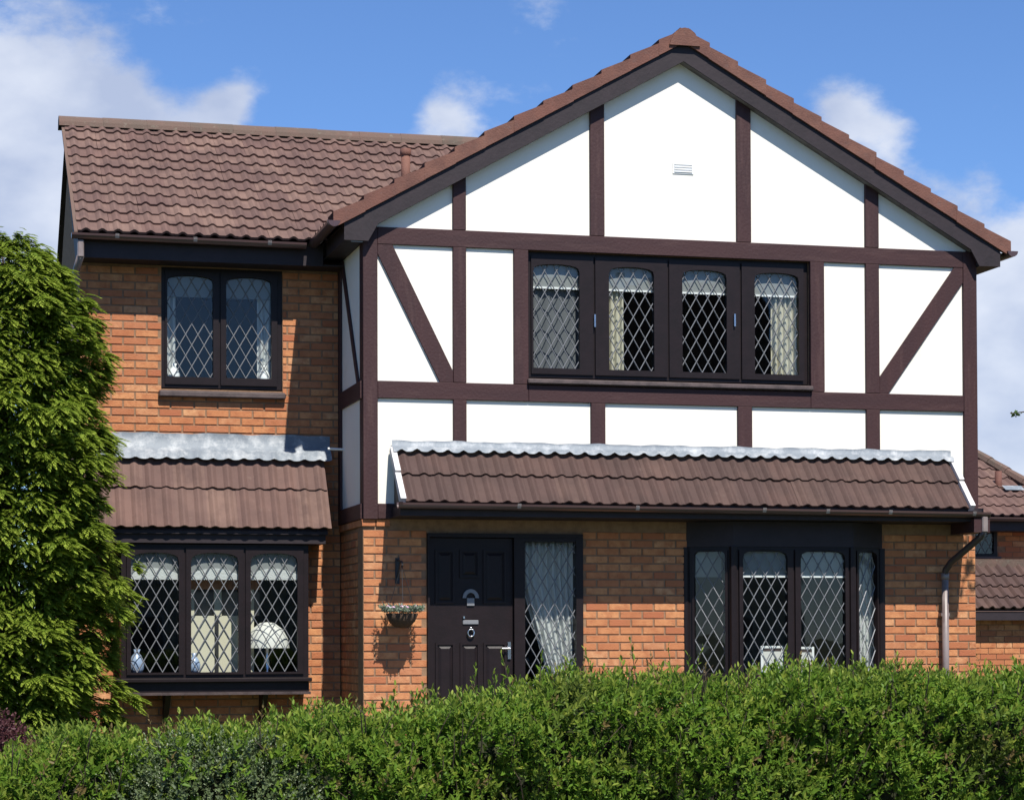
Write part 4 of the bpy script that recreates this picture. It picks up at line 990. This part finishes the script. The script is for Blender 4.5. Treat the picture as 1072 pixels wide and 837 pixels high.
q0 = Vector((10.80,8.62,EZ+.62*SL)); MB().add([q0+v*.0+Vector((0,0,.06)),q0+Vector((.30,0,.06)),q0+Vector((.30,0,.06))+v*.14,q0+v*.14+Vector((0,0,.06))],[(0,1,2,3)]).build('lead_patch','lead',nb)
# porch / garage in front of it
PYw,PYe,PZw,PZe = 6.75,6.0,1.74,1.16
v = Vector((0,PYw-PYe,PZw-PZe)); L = v.length; v.normalize()
pr = MB(); pr.add([(7.4,PYe,PZe-.03),(12.2,PYe,PZe-.03),(12.2,PYw,PZw-.03),(7.4,PYw,PZw-.03),(7.4,8.39,PZw-.03),(12.2,8.39,PZw-.03)],[(0,1,2,3),(3,2,5,4)]); pr = pr.build('porch_roof','tile2',nb)
me = tile_mesh(L/4+.05,h=.034).mesh('nb_tile2','tile2')
for j in range(4):
    for i in range(11):
        ob = bpy.data.objects.new('roof_tile',me); ob.matrix_basis = basis(Vector((8.75+i*TW,PYe,PZe))+v*(j*L/4),Vector((1,0,0)),v,Vector((1,0,0)).cross(v)); link(ob,pr)
MB().box(7.4,12.2,PYe+.01,PYe+.04,PZe-.14,PZe-.02).build('fascia','barge',nb)
MB().box(7.4,12.2,PYw-.02,8.395,PZw-.012,PZw+.09).build('flashing','ridge',nb)
MB().box(7.4,12.2,6.22,6.4,-.45,PZe-.02).build('porch_wall','mortar',nb)
b = MB()
for j in range(20):
    a = -.38+j*.075
    for k in range(0,22):
        x0 = 7.42+k*.225-(.1125 if j%2 else 0)
        b.add([(x0,6.212,a),(x0+.215,6.212,a),(x0+.215,6.212,a+.065),(x0,6.212,a+.065),(x0,6.221,a),(x0+.215,6.221,a),(x0+.215,6.221,a+.065),(x0,6.221,a+.065)],[(0,1,2,3),(4,5,1,0),(5,6,2,1),(6,7,3,2),(7,4,0,3)])
b.build('porch_brickwork','brick',nb,kind='stuff')

# ---------------------------------------------------------------- houses across the road (seen mirrored in the panes)
def opposite(x0,x1,y,ze,zr_,label):
    t_ = thing('house',label,'house',((x0+x1)/2,y,-.8))
    MB().box(x0,x1,y-7,y,-1,ze).build('wall','creamwall',t_)
    b = MB(); b.hull([(x0-.3,y+.4,ze-.1),(x0-.3,y-7.4,ze-.1),(x0-.3,y-3.5,zr_)],[(x1+.3,y+.4,ze-.1),(x1+.3,y-7.4,ze-.1),(x1+.3,y-3.5,zr_)]); b.build('roof','tile2',t_)
    for zf in (.2,2.9):
        for k in range(3):
            xa = x0+.8+k*(x1-x0-1.6)/3+.2; f = MB().box(xa,xa+1.5,y-.02,y+.06,zf,zf+1.3).build('window','white',t_)
            MB().box(xa+.08,xa+1.42,y+.061,y+.07,zf+.08,zf+1.22).build('pane','room',f)
opposite(-2.5,6.5,-42,4.6,7.6,'cream rendered house across the road facing the left bay window')
opposite(11,20,-40,6.0,11.5,'taller cream rendered house across the road facing the gable windows')

scn.render.engine = 'CYCLES'
GROUPS = {'photo frame': 'photo frames on the right bay window sill', 'highlight': 'white curtain highlights in the upstairs wing window', 'blind': 'blinds behind the leaded windows', 'curtain': 'curtains behind the leaded windows'}
for o in scn.objects:
    if o.get('category') in GROUPS: o['group'] = GROUPS[o['category']]
    if o.get('category') == 'vase' and 'pale blue' in o['label']: o['group'] = 'pale blue vases in the left bay window'
    if o.get('category') == 'house' and 'across the road' in o['label']: o['group'] = 'houses across the road'
